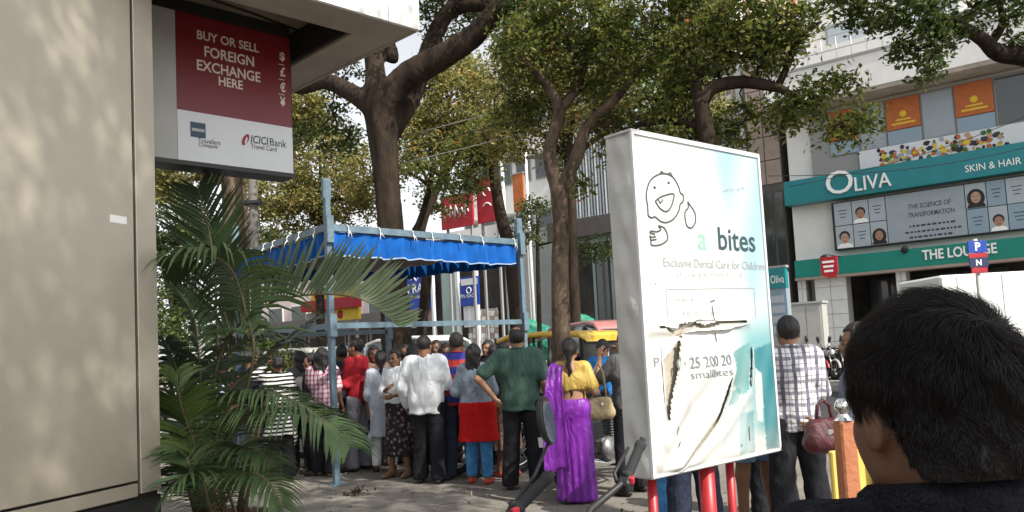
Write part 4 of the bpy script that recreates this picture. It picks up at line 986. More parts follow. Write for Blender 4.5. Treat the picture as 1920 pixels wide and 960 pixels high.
for i in range(len(cols)-1):
    if i == 3:
        cell(cols[i], cols[i+1], z_ban0+.05, zt-.04, M_pgrey)[1]; continue
    for r_, (b0, b1) in enumerate(((z_ban0+.05, zm-.015), (zm+.015, zt-.04))):
        ph = {(0, 0): (0, 0), (1, 1): (0, 1), (2, 0): (1, 1), (4, 1): (1, 0), (5, 0): (0, 1), (7, 1): (0, 0)}.get((i, r_))
        c, ac, wd_ = cell(cols[i], cols[i+1], b0, b1, M_pcell if ph or (i+r_) % 2 else M_pcell2)
        if ph: portrait(ac, b0, min(b1-b0, wd_*1.05), M_phair, ph[1], ph[0])
        else:
            m = MB(oloc)
            for q in range(3): m.box(op.pt(ac, b0+(b1-b0)*(.65-.15*q), .014), (wd_*(.5-.1*q), .004, .03), OAX)
            tag(m.build('fine_print', M_ink, pw), kind='stuff')
m = MB(oloc)
for x0, y0, x1, y1 in ((1703, 393, 1783, 378), (1703, 409, 1790, 393)): textpx(m, op, 'THE SCIENCE OF' if y0 < 400 else 'TRANSFORMATION', x0, y0, x1, y1, 9, d=.016, bold=.01)
for x0, y0, x1, y1 in ((1706, 428, 1790, 415), (1698, 440, 1800, 424), (1706, 449, 1785, 437)):
    a0, b0 = op.px(x0, y0); a1, _ = op.px(x1, y1); k_ = a0
    while k_ < a1: w_ = random.uniform(.05, .16); m.box(op.pt(k_+w_/2, b0+.06, .015), (w_, .004, .07), OAX); k_ += w_+.05
tag(m.build('poster_print', M_ink, pw), kind='stuff')
# first floor windows, banners and printed strip
z0 = z_ol1+.02; zt = z_roof-.15; wb = obox(1.0, OL, z0, zt, -.35, -.2, 'window_band', M_joint)
bx = [(1553, 1606, M_orange), (1610, 1660, M_pgrey), (1663, 1727, M_orange), (1730, 1792, M_pgrey), (1795, 1868, M_orange), (1871, 1960, M_gl)]
for x0, x1, mm in bx:
    a0, a1 = op.px(x0, 250)[0], op.px(x1, 250)[0]
    if mm is M_orange:
        f = obox(a0, a1, z0+(zt-z0)*.52, zt-.05, -.2, -.1, 'banner', M_orange, wb); m = MB(oloc); zz = z0+(zt-z0)*.60
        m.box(op.pt((a0+a1)/2, zz, -.096), ((a1-a0)*.7, .008, .07), OAX); m.box(op.pt((a0+a1)/2, zz+.14, -.096), ((a1-a0)*.45, .008, .06), OAX); m.lathe(op.pt((a0+a1)/2, zz+.36, -.1), op.n, [(.13, 0), (.12, .01), (.0, .01)], 12); m.build('print', M_yel, f)
        obox(a0, a1, z0+(zt-z0)*.3, z0+(zt-z0)*.51, -.2, -.13, 'pane', M_pcell2, wb)
    else:
        f = obox(a0, a1, z0+(zt-z0)*.3, zt-.05, -.2, -.16, 'window', M_joint, wb); obox(a0+.04, a1-.04, z0+(zt-z0)*.3+.04, zt-.09, -.16, -.15, 'pane', mm, f)
a0 = op.px(1610, 290)[0]; st_ = obox(a0, OL-2, z0, z0+(zt-z0)*.29, -.2, -.06, 'printed_strip', M_swhite)
m = MB(oloc)
pc = [M_ink, M_pgrey, M_yel, M_orange, mat('print_green', (.05, .16, .03), .5), M_swhite, mat('print_tan', (.5, .3, .16), .5), M_phair]
for q in range(150):
    a = a0+.7+random.uniform(0, 4.2); b = z0+random.uniform(.04, .95)*(zt-z0)*.27; r_ = random.uniform(.04, .15); nv = random.randint(5, 8); t0 = random.random()*6
    m.add([op.pt(a+r_*math.cos(t0+t)*random.uniform(.6, 1.2), b+min(r_, .1)*math.sin(t0+t), -.055+q*.00004) for t in np.linspace(0, 6.283, nv, endpoint=False)], [tuple(range(nv))], random.randrange(len(pc)))
tag(m.build('picture_print', pc, st_), kind='stuff')
# projecting roof slab, upper wall, parapet and rail
obox(-.3, OL, z_roof, z_roof+.16, -.35, 1.0, 'soffit', M_soff); obox(-.32, OL, z_roof+.163, z_roof+1.45, -.3, 1.02, 'fascia', M_wallw)
obox(.3, OL, z_roof+1.45, z_roof+1.55, -.6, 1.06, 'coping', M_joint); up_ = obox(.6, OL, z_roof+1.6, z_roof+5.2, -8, -2.2, 'upper_wall', M_wallw)
for i in range(4):
    a = 1.4+3.1*i; f = obox(a, a+1.9, z_roof+2.2, z_roof+4.1, -2.2, -2.15, 'window', M_joint, up_); obox(a+.08, a+.91, z_roof+2.28, z_roof+4.02, -2.15, -2.13, 'pane', M_pcell, f); obox(a+.99, a+1.82, z_roof+2.28, z_roof+4.02, -2.15, -2.13, 'pane', M_pcell, f)
m = MB(oloc)
for i in range(26): m.tube([op.pt(.4+.55*i, z_roof+1.55, .95), op.pt(.4+.55*i, z_roof+2.5, .95)], .02, 5)
for h_ in (1.95, 2.5): m.tube([op.pt(.4, z_roof+h_, .95), op.pt(OL, z_roof+h_, .95)], .025, 5)
m.build('railing', M_swhite, ob)
for x, y in ((1549, 484), (1841, 467), (1700, 468)): a, b = op.px(x, y); m = MB(oloc); m.lathe(op.pt(a, b, .3), (-.617, -.787, -.4), [(0, -.12), (.10, -.12), (.13, .1), (.0, .1)], 10); m.build('spotlight', M_black, ob)
# --- narrow brown clad building
def block(name, label, off, pxa, pxb, z1, m_, depth=8, z0=0.004):
    s1, s0 = FS(pxa, off), FS(pxb, off); pl = Plane(ST(off, s1), RR); L = s1-s0; loc = pl.pt(L/2, 0, -depth/2)
    r_ = thing('building', label, 'building', loc, 0, 'buildings across the road')
    obox(0, L, z0, z1, -depth, 0, 'wall', m_, None, pl, loc, r_)
    return r_, pl, L, loc
r_, pl, L, loc = block('building', 'narrow building clad in brown panels above a dark base', FO+.5, 1432, 1492, 15, M_dk)
zs = pl.px(1450, 345)[1]; n = 7
for i in range(n):
    b0 = zs+(15-zs)*i/n; b1 = zs+(15-zs)*(i+1)/n
    for q in range(2): obox(L*q/2+.02, L*(q+1)/2-.02, b0+.02, b1-.02, 0, .05, 'panel', M_brown, None, pl, loc, r_)
for i in range(3): obox(.05+L*i/3, L*(i+1)/3-.05, .4, zs-.4, 0, .03, 'pane', M_gl, None, pl, loc, r_)
# --- beige flats with balconies
r_, pl, L, loc = block('building', 'beige flats with white balcony edges behind the curving tree', 36, 1300, 1440, 20, M_beige)
for i in range(6):
    z = 3.2*i+2.8; sl = obox(L*.25, L*.9, z, z+.22, 0, 1.2, 'balcony', M_wallw, None, pl, loc, r_); 
    for q in range(9): obox(L*.25+L*.65*q/8-.02, L*.25+L*.65*q/8+.02, z+.22, z+1.1, 1.12, 1.16, 'baluster', M_swhite, sl, pl, loc, r_)
    obox(L*.25, L*.9, z+1.1, z+1.16, 1.1, 1.18, 'handrail', M_swhite, sl, pl, loc, r_)
    f = obox(L*.4, L*.75, z+.3, z+2.4, 0, .05, 'window', M_joint, None, pl, loc, r_); obox(L*.42, L*.73, z+.4, z+2.3, .05, .06, 'pane', M_gl, f, pl, loc, r_)
obox(L*.92, L*1.0, 0.01, 20.3, -.5, .9, 'column', M_wallw, None, pl, loc, r_)
# --- glazed building with vertical fins
r_, pl, L, loc = block('building', 'green glass building with pale vertical fins over a dark shopfront', FO+.4, 1058, 1228, 17, M_glg)
zs = pl.px(1100, 412)[1]; n = 30
me_f = None
for i in range(n):
    a = L*(i+.5)/n
    o = obox(a-.03, a+.03, zs, 16.8, .02, .30, 'fin', M_pcell if i % 3 else M_wallw, None, pl, loc, r_)
for i in range(4): obox(0, L, zs+i*3.1, zs+i*3.1+.14, .02, .2, 'transom', M_joint, None, pl, loc, r_)
obox(-.1, L+.1, zs-.9, zs-.02, 0, .8, 'fascia', M_dk, None, pl, loc, r_)
for i in range(5): f = obox(L*i/5+.1, L*(i+1)/5-.1, .3, zs-1.2, 0, .06, 'shop_window', M_black, None, pl, loc, r_); obox(L*i/5+.18, L*(i+1)/5-.18, .38, zs-1.3, .06, .075, 'pane', M_void if i % 2 else M_gl, f, pl, loc, r_)
# --- white building with window bands and hoardings
r_, pl, L, loc = block('building', 'white office block with window bands behind the hoardings', 40, 880, 1056, 19, M_wallw)
for i in range(5):
    for q in range(5):
        f = obox(L*q/5+.2, L*(q+1)/5-.2, 3.5*i+1.4, 3.5*i+2.9, 0, .08, 'window', M_joint, None, pl, loc, r_); obox(L*q/5+.28, L*(q+1)/5-.28, 3.5*i+1.48, 3.5*i+2.82, .08, .095, 'pane', M_gl, f, pl, loc, r_)
    obox(0, L, 3.5*i+3.0, 3.5*i+3.15, 0, .5, 'sunshade', M_wallw, None, pl, loc, r_)
# --- shop with the blue sign, and pale house behind the flowering trees
r_, pl, L, loc = block('building', 'low jewellery shopfront with glass doors and white posts', FO+.6, 742, 966, 8.2, M_wallw)
z_s0, z_s1 = pl.px(790, 579)[1], pl.px(790, 512)[1]
obox(.1, L-.1, .2, z_s1+1.2, 0, .06, 'shopfront', M_void, None, pl, loc, r_)
def pbox(x0, x1, y0, y1, d0, d1, name, m_, par=None):
    a0, b1 = pl.px(x0, y0); a1, b0 = pl.px(x1, y1); return obox(a0, a1, max(b0, .006), b1, d0, d1, name, m_, par, pl, loc, r_)
sb_ = pbox(757, 819, 512, 579, .3, .42, 'blue_signboard', M_bluesign)
m = MB(loc); textpx(m, pl, 'PN RAO', 759, 553, 816, 548, 17, bold=.02, d=.43)
for L_ in ([(780, 527), (785, 519), (791, 527), (797, 518)],):
    P = [pl.P(x, y, .432) for x, y in L_]
    for a, b in zip(P[:-1], P[1:]): m.bar(a, b, .02, .10, up=pl.n)
textpx(m, pl, 'SUITING', 772, 562, 801, 560, 5, d=.43); m.build('lettering', M_lett, sb_)
for x0, x1 in ((821, 827), (868, 873), (903, 911)): pbox(x0, x1, 480, 690, .35, .55, 'post', M_swhite)
f = pbox(828, 867, 470, 640, .1, .16, 'window', M_joint); pbox(830, 865, 474, 638, .16, .18, 'pane', M_glg, f)
sb2 = pbox(878, 914, 522, 571, .6, .7, 'blue_signboard', M_bluesign); m = MB(loc); textpx(m, pl, 'PN RAO', 880, 560, 906, 558, 7, d=.71); a, b = pl.px(895, 545); m.torus(pl.pt(a, b, .71), pl.n, .16, .03, 14, 5); m.build('lettering', M_lett, sb2)
pbox(880, 911, 525, 533, .705, .72, 'sign_band', M_swhite, sb2); pbox(880, 904, 575, 612, .4, .5, 'panel', M_swhite)
br = pbox(886, 944, 582, 668, .3, .34, 'lattice_wall', M_joint)
for i in range(7):
    for q in range(8): pbox(887+8.1*i, 894+8.1*i, 583.5+10.4*q, 592+10.4*q, .34, .37, 'brick', M_tile if (i+q) % 3 else M_brown, br)
pbox(757, 820, 582, 612, .12, .2, 'shutter', M_brown); pbox(772, 776, 580, 640, .2, .3, 'mullion', M_beige); pbox(798, 802, 580, 640, .2, .3, 'mullion', M_beige)
r_, pl, L, loc = block('building', 'pale pink house glimpsed through the orange flowering trees', 37, 420, 740, 9.5, mat('pale_pink_wall', (.62, .53, .50), .8, var=.1, vs=1))
for i in range(3):
    for q in range(7):
        f = obox(L*q/7+.5, L*(q+1)/7-.5, 3.1*i+1, 3.1*i+2.4, 0, .06, 'window', M_wallw, None, pl, loc, r_); obox(L*q/7+.6, L*(q+1)/7-.6, 3.1*i+1.1, 3.1*i+2.3, .06, .075, 'pane', M_gl, f, pl, loc, r_)
obox(-.2, L+.2, 9.5, 9.75, -8, .3, 'roof', M_redb, None, pl, loc, r_)
for i in range(9):
    f = obox(L*i/9+.15, L*(i+1)/9-.15, .05, 3.3, .08, .2, 'shopfront', M_dk, None, pl, loc, r_); obox(L*i/9+.35, L*(i+1)/9-.35, .2, 2.9, .2, .21, 'pane', M_void, f, pl, loc, r_)
obox(0, L, 3.32, 4.3, .1, .9, 'awning', M_dk, None, pl, loc, r_)
# --- freestanding hoardings, stall, signs
def board(label, px0, px1, y0, y1, Y, m_, cat='hoarding', legs=True, group=None, pattern=None, lean=RR, t=.12):
    p0 = W(px0, (y0+y1)/2, Y); pl = Plane([p0[0], p0[1], 0], lean); a1 = pl.px(px1, (y0+y1)/2)[0]; b0, b1 = pl.px(px0, y1)[1], pl.px(px0, y0)[1]
    loc = pl.pt(a1/2, 0, -t/2); r_ = thing('hoarding', label, cat, loc, 0, group)
    obox(0, a1, b0, b1, -t, 0, 'panel', m_, None, pl, loc, r_)
    fr = obox(-.04, a1+.04, b1, b1+.06, -t-.01, .02, 'frame', M_joint, None, pl, loc, r_)
    if legs:
        for a in (a1*.12, a1*.88): obox(a-.05, a+.05, .0, b1-.1, -t-.11, -t-.004, 'leg', M_joint, None, pl, loc, r_)
    return r_, pl, a1, b0, b1, loc
r_, pl, a1, b0, b1, loc = board('wide red hoarding with white lettering strokes seen between trees', 827, 886, 372, 432, 38, M_redb, group='red hoardings')
m = MB(loc)
for q in range(5): m.tube([pl.pt(a1*(.14+.16*q), b0+(b1-b0)*.35, .01), pl.pt(a1*(.17+.16*q), b0+(b1-b0)*.7, .01), pl.pt(a1*(.24+.16*q), b0+(b1-b0)*.42, .01)], .05, 4)
m.build('print', M_lett, r_)
r_, pl, a1, b0, b1, loc = board('tall red hoarding with a white swirl beside a leaning trunk', 894, 932, 336, 420, 37, M_redb, group='red hoardings')
m = MB(loc); m.torus(pl.pt(a1*.5, b0+(b1-b0)*.68, .01), pl.n, .2, .035, 14, 4, a0=0, a1=4.6); m.torus(pl.pt(a1*.5, b0+(b1-b0)*.3, .01), pl.n, .26, .035, 14, 4, a0=.4, a1=2.6); m.build('print', M_lett, r_)
board('narrow orange banner standing before the white office block', 962, 981, 328, 398, 40, M_orange, 'banner')
r_, pl, a1, b0, b1, loc = board('yellow and red shop board behind the palm leaves', 584, 672, 545, 606, 33, M_yel, 'shop sign')
obox(-.25, a1+.2, b0+(b1-b0)*.34, b0+(b1-b0)*.66, .0, .35, 'red_awning', M_redb, None, pl, loc, r_)
obox(-.3, a1*.45, b0-.35, b0+(b1-b0)*.30, .02, .06, 'grey_panel', M_joint, None, pl, loc, r_)
m = MB(loc)
for q in range(6): m.lathe(pl.pt(a1*(.1+.15*q), b0+(b1-b0)*(.85 if q % 2 else .8), .005), pl.n, [(.09, 0), (.08, .01), (0, .01)], 8)
m.lathe(pl.pt(a1*.62, b0+(b1-b0)*.18, .004), pl.n, [(.18, 0), (.16, .015), (0, .015)], 10); m.build('print', [M_redb], r_)
r_, pl, a1, b0, b1, loc = board('teal standee board with pale lower half beside the plaid shirt man', 1441, 1476, 504, 640, 21, M_pcell2, 'standee', t=.2)
obox(-.01, a1+.01, b0+(b1-b0)*.72, b1+.005, -.2, .02, 'header', M_teal, None, pl, loc, r_); m = MB(loc); textpx(m, pl, 'Oliva', 1446, 532, 1471, 529, 15, d=.025); m.build('lettering', M_lett, r_)
for q in range(4): obox(.08, a1-.08, b0+(b1-b0)*(.1+.14*q), b0+(b1-b0)*(.1+.14*q)+.18, 0, .006, 'print_panel', M_pcell, None, pl, loc, r_)
obox(.0, a1, .003, b0, -.2, 0, 'base', M_joint, None, pl, loc, r_)
# grey guard cabinet by the standee
p = W(1512, 600, 29.0); r_ = thing('cabinet', 'tall grey electrical cabinet between standee and tiled pillar', 'cabinet', (p[0], p[1], 0)); pl = Plane([p[0]-.45, p[1]+.35, 0], RR)
for a0, a1, b0, b1, d0, d1, nm, mm in ((0, 1.15, .1, 2.55, -.6, 0, 'body', M_grey), (.06, .56, .2, 2.45, 0, .03, 'door', M_grey), (.59, 1.09, .2, 2.45, 0, .03, 'door', M_grey), (0, 1.15, .0, .1, -.55, -.05, 'plinth', M_joint), (-.05, 1.2, 2.55, 2.62, -.65, .06, 'roof', M_grey), (.5, .53, 1.1, 1.4, .03, .06, 'handle', M_black)): obox(a0, a1, b0, b1, d0, d1, nm, mm, None, pl, (p[0], p[1], 0), r_)
# small red hanging sign and no-parking sign
p = W(1555, 500, 29.5); r_ = thing('hanging_sign', 'small red rounded sign hanging from the green band', 'sign', p); pl = Plane(p, RR)
h_ = .37; m = MB(p); m.loft([[pl.pt(x, y, d) for x, y in ((-.3, h_), (.3, h_), (.3, -.22), (.2, -.42), (-.05, -.42), (-.3, -.3))] for d in (-.05, .05)], smooth=False); m.build('panel', M_redb, r_)
m = MB(p)
for q in range(3): m.box(pl.pt(-.02, .18-.17*q, .053), (.42-.05*q, .006, .08), (pl.r, pl.n, (0, 0, 1)))
m.build('print', M_lett, r_); m = MB(p); m.tube([pl.pt(-.1, h_, 0), pl.pt(-.1, h_+.1, -.0), pl.pt(-.1, h_+.12, -2.0)], .02, 6); m.build('bracket', M_black, r_)
Y = 10.1; p = W(1838, 560, Y); r_ = thing('parking_sign', 'blue parking board over red and blue no parking board on a pole', 'sign', (p[0], p[1], 0)); L0 = (p[0], p[1], 0); pl = Plane([p[0], p[1], 0], (1, 0, 0))
zt = W(1838, 455, Y)[2]; m = MB(L0); m.tube([(p[0], p[1], -.13), (p[0], p[1], zt+.05)], .03, 8); m.build('pole', M_grey, r_)
def sgn(y0, y1, m_, w=.235): b1, b0 = pl.px(1838, y0)[1], pl.px(1838, y1)[1]; return obox(-w/2, w/2, b0, b1, .032, .05, 'sign_plate', m_, None, pl, L0, r_), b0, b1
o, b0, b1 = sgn(452, 474, M_bluesign); m = MB(L0); text(m, pl, 'P', -.035, b0+.025, None, (b1-b0)*.7, d=.054, bold=.03); m.build('lettering', M_lett, o)
sgn(475, 483, M_redb); o, b0, b1 = sgn(484, 501, mat('sign_navy', (.02, .03, .09), .5)); m = MB(L0); text(m, pl, 'N', -.04, b0+.02, None, (b1-b0)*.65, d=.054, bold=.03); m.build('lettering', M_lett, o); sgn(502, 512, M_redb, .2)
def bs(px, Y): p = W(px, 650, Y); return np.array([p[0], p[1], 0])
# green tarpaulin covered stalls by the kerb across the road
M_tarp = mat('green_tarpaulin', (.015, .20, .13), .5, var=.25, vs=4, spec=.4)
for px, Y, w_, zt_, lb in ((1002, 29.0, 1.0, 2.55, 'teal green tarpaulin stall left of the forked trunk'), (1088, 29.0, .9, 2.75, 'teal green tarpaulin stall right of the forked trunk')):
    p = W(px, 600, Y); r_ = thing('stall', lb, 'stall', (p[0], p[1], 0), 0, 'tarpaulin covered stalls')
    v, q = sdf([((-w_*.7, 0, zt_*.62), (w_*.7, 0, zt_*.66), .42, .40), ((-.2, .2, zt_*.86), (.35, 0, zt_*.80), .32, .25), ((-w_*.8, .3, zt_*.5), (w_*.8, .3, zt_*.5), .4, .4)], .05, .15, .1, lambda P_, d: np.maximum(d+folds(P_, int(px), .05, 7, 5), .9-P_[2])); link('tarpaulin', npmesh('tarpaulin', v, q), r_, M_tarp)
    m = MB(); m.box((0, .1, .5), (w_*1.7, .8, 1.0), bev=.02); m.build('counter', M_brown, r_)
# white rail fence and clipped bush behind the palms
fa, fb = W(262, 700, 9.6), W(425, 700, 11.2); fa[2] = fb[2] = 0
r_ = thing('rail_fence', 'low white rail fence half hidden behind the palm leaves', 'fence', fa)
for i in range(4): p = fa+(fb-fa)*i/3; m = MB(fa); m.box(p+zv(.92), (.07, .07, 1.84), bev=.008); m.build('post', M_joint, r_)
for z in (.75, 1.2, 1.68): m = MB(fa); m.bar(fa+zv(z)+np.array([0, -.06, 0]), fb+zv(z)+np.array([0, -.06, 0]), .03, .05); m.build('rail', M_swhite, r_)
for nm_, x, Y, rx, rz, n in (('dark leafy shrub standing behind the white rail fence', 330, 13.2, 1.5, 1.1, 90), ('dark rounded shrub left of the utility pole', 440, 15.5, 1.3, 1.0, 70)):
    b0 = bs(x, Y); r_ = thing('shrub', nm_, 'shrub', b0, 0, 'shrubs behind the palms'); cc = clumps([((b0[0], b0[1], 1.3), (rx, 1.0, rz), n)], hollow=.35); pz, sz_ = foliage(cc, 40, .11, .3)
    link('crown', leaf_mesh('crown', pz-b0, sz_), r_, M_leafD)['kind'] = 'stuff'; m = MB(b0)
    for q in range(7): e = cc[q*9 % len(cc)]; m.tube([b0+np.array([.08*q-.25, 0, -.02]), (b0+e)/2+np.array([0, 0, .1]), e], [.03, .02, .01], 5)
    m.build('stem', M_bark, r_)
# utility pole, lamp pole, cables
def pole(px, Y, top, r0, label, m_): p = W(px, 640, Y); r_ = thing('utility_pole', label, 'pole', (p[0], p[1], 0), 0, 'poles along the kerb'); m = MB((p[0], p[1], 0)); m.tube([(p[0], p[1], -.1), (p[0]+.03, p[1], top)], [r0, r0*.75], 10); m.build('shaft', m_, r_); m = MB((p[0], p[1], 0)); m.box((p[0], p[1]-.02, top*.62), (r0*3.4, r0*2.6, .07)); m.build('clamp', M_black, r_); m = MB((p[0], p[1], 0)); m.box((p[0], p[1], top-.4), (1.6, .09, .1)); m.build('crossarm', M_black, r_)
pole(481, 19.0, 8.6, .13, 'dark grey utility pole standing beside the pale left tree trunk', mat('pole_grey', (.13, .12, .11), .8, var=.2, vs=4))
pole(957, 30.0, 9.5, .09, 'slim white pole before the white office block', M_swhite)
pole(1003, 29.5, 9.0, .07, 'thin white pole left of the forked tree', M_swhite)
M_cab = mat('cable_black', (.03, .03, .03), .6); M_cabl = mat('cable_pale', (.33, .32, .29), .6)
for i, (x0, y0, Y0, x1, y1, Y1) in enumerate(((880, 205, 16, 1540, -60, 13), (880, 230, 16, 1560, -30, 13), (860, 262, 16, 1560, 2, 13), (1000, 130, 17, 1480, -70, 14), (1440, 330, 24, 1900, 250, 20), (1480, 350, 26, 1920, 190, 22))):
    a, b = W(x0, y0, Y0), W(x1, y1, Y1); a = a+(a-b)*.25 if i < 4 else a; b = b+(b-a)*.5
    pts = [a+(b-a)*t-zv(.5*math.sin(math.pi*t)) for t in np.linspace(0, 1, 14)]; m = MB(); m.tube(pts, .011, 5); tag(m.build('overhead_cable', M_cabl if i in (0, 2) else M_cab), ['lowest pale cable crossing left of the billboard top', 'dark cable just above the lowest pale cable', 'pale cable passing over the billboard', 'dark cable highest among the tree crowns', 'dark cable reaching the clinic over the brown cladding', 'dark cable sloping across the orange banners'][i], 'cable', 'overhead cables')
# ------------------------------------------------------------------ trees of this street
b0 = bs(742, 16.3); P = lambda x, y, Y=16.3: W(x, y, Y)
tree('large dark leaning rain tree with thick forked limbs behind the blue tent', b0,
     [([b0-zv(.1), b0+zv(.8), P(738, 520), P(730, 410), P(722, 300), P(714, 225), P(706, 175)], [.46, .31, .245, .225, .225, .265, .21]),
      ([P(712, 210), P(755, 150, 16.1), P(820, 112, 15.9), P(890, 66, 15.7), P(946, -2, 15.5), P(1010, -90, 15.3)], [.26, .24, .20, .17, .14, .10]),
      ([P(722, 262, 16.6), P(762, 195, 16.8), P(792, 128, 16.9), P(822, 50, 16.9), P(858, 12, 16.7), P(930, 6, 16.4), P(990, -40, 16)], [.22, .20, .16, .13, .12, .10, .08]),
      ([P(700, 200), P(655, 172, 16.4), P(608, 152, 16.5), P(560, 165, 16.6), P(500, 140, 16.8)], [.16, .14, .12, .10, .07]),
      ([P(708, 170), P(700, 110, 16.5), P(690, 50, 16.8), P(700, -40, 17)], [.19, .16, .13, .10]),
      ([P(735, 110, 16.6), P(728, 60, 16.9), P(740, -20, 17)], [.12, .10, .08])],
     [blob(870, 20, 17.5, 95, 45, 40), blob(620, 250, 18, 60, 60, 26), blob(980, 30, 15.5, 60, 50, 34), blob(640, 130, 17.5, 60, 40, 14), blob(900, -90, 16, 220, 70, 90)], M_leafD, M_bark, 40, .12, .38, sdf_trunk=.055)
b0 = bs(1050, 13.7); P = lambda x, y, Y=13.7: W(x, y, Y)
tree('forked mottled trunk tree right of the blue tent', b0,
     [([b0-zv(.1), b0+zv(.4), P(1050, 520), P(1052, 430), P(1047, 350)], [.27, .18, .15, .14, .15]),
      ([P(1047, 362), P(1030, 285), P(1048, 205), P(1010, 140, 13.4), P(960, 95, 13.2)], [.13, .12, .10, .07, .04]),
      ([P(1050, 360), P(1082, 290), P(1102, 235), P(1150, 190, 13.4), P(1205, 120, 13.2), P(1250, 60, 13)], [.13, .12, .10, .08, .06, .04]),
      ([P(1045, 210), P(1085, 160, 14), P(1100, 90, 14.2), P(1120, 20, 14.4)], [.09, .08, .06, .04]), ([P(1102, 235), P(1170, 225, 13.9), P(1235, 215, 14.2)], [.07, .06, .04])],
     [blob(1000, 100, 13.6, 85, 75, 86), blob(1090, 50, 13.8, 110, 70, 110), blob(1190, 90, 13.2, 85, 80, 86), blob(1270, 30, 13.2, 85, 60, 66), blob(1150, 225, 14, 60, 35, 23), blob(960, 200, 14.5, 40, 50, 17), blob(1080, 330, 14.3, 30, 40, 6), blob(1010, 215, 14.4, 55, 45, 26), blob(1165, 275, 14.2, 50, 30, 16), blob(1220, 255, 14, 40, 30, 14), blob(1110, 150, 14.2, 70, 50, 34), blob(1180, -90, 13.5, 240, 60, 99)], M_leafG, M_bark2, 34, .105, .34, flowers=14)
b0 = bs(1338, 12.0); P = lambda x, y, Y=12.0: W(x, y, Y)
tree('curving dark limbed tree spreading above the torn billboard', b0,
     [([b0-zv(.1), b0+zv(1), P(1335, 420), P(1330, 300), P(1320, 225), P(1312, 188)], [.28, .2, .17, .14, .13, .11]),
      ([P(1314, 196), P(1335, 165), P(1385, 154), P(1440, 160, 11.8), P(1474, 172, 11.7), P(1505, 200, 11.6)], [.12, .11, .10, .085, .06, .03]),
      ([P(1458, 164, 11.8), P(1478, 120, 11.7), P(1500, 70, 11.6), P(1540, 40, 11.5)], [.06, .05, .04, .025]), ([P(1313, 195), P(1300, 120, 12.2), P(1265, 50, 12.4)], [.11, .08, .05]), ([P(1325, 240), P(1260, 225, 12.3), P(1190, 235, 12.6)], [.09, .07, .04])],
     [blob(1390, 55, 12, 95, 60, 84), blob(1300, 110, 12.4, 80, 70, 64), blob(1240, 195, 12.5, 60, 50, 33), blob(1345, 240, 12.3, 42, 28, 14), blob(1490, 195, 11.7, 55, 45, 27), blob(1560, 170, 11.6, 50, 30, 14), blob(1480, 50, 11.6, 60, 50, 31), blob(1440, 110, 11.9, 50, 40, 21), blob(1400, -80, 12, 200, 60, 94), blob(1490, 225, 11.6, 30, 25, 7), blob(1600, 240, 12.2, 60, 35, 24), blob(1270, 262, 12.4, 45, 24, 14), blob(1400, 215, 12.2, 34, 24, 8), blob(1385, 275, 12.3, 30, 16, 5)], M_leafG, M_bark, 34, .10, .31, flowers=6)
b0 = bs(440, 19.7); P = lambda x, y, Y=19.7: W(x, y, Y)
tree('pale brown trunk tree seen under the currency signboard', b0,
     [([b0-zv(.1), b0+zv(1), P(442, 430), P(438, 350), P(430, 270), P(425, 200)], [.5, .36, .32, .30, .30, .26]),
      ([P(430, 280), P(480, 230), P(540, 190)], [.2, .15, .08]), ([P(430, 290), P(370, 250), P(320, 240)], [.2, .14, .08])],
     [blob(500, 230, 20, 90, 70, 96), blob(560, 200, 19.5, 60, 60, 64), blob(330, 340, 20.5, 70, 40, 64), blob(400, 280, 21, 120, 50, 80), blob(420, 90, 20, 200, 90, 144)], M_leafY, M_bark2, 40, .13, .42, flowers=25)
def small_tree(label, px, Y, blobs, leaf, fl, trunk_px, nleaf=40, size=.15, crad=.5, r=.2, bark=M_bark, base_px=None):
    b0 = bs(base_px or px, Y); pts = [b0-zv(.1)]+[W(x, y, Y) for x, y in trunk_px]; n = len(pts)
    lim = [(pts, list(np.linspace(r, r*.5, n)))]
    for b in blobs: lim.append(([pts[-2], pts[-1]*.5+np.asarray(b[0])*.5-zv(.2), np.asarray(b[0])], [r*.5, r*.35, r*.15]))
    return tree(label, b0, lim, blobs, leaf, bark, nleaf, size, crad, flowers=fl)
small_tree('yellow green tree dotted with orange flowers left of the dark trunk', 600, 30, [blob(600, 300, 30, 95, 90, 189), blob(520, 360, 29, 80, 60, 108), blob(650, 380, 30, 70, 55, 90), blob(560, 400, 30, 60, 40, 54)], M_leafY, 110, [(600, 560), (598, 430), (600, 350)])
small_tree('orange flowering tree right of the dark trunk', 850, 27, [blob(860, 190, 27, 95, 75, 189), blob(800, 260, 27, 70, 60, 108), blob(900, 270, 27, 60, 50, 72), blob(700, 330, 28, 70, 60, 50), blob(830, 370, 28, 45, 40, 18), blob(830, 130, 27, 70, 40, 72)], M_leafY, 130, [(800, 520), (790, 430), (830, 330), (850, 260)], base_px=770)
small_tree('tall yellow green tree with orange blossom behind the forked trunk', 1010, 21, [blob(1000, 130, 21, 90, 80, 90), blob(1090, 180, 21, 90, 60, 70), blob(960, 250, 21.5, 60, 55, 40), blob(1050, 270, 21.5, 55, 40, 22), blob(1180, 150, 21, 80, 70, 60), blob(1290, 200, 22, 80, 60, 46)], M_leafY, 60, [(1075, 520), (1072, 400), (1065, 300), (1060, 220)], size=.13, crad=.42, r=.17, base_px=1078)
small_tree('slender leaning tree before the red hoardings', 935, 24, [blob(880, 300, 24, 70, 60, 36), blob(930, 240, 24, 60, 60, 36), blob(870, 350, 24.5, 50, 35, 16)], M_leafG, 12, [(960, 500), (938, 400), (924, 310), (912, 240)], size=.13, r=.24, base_px=975)
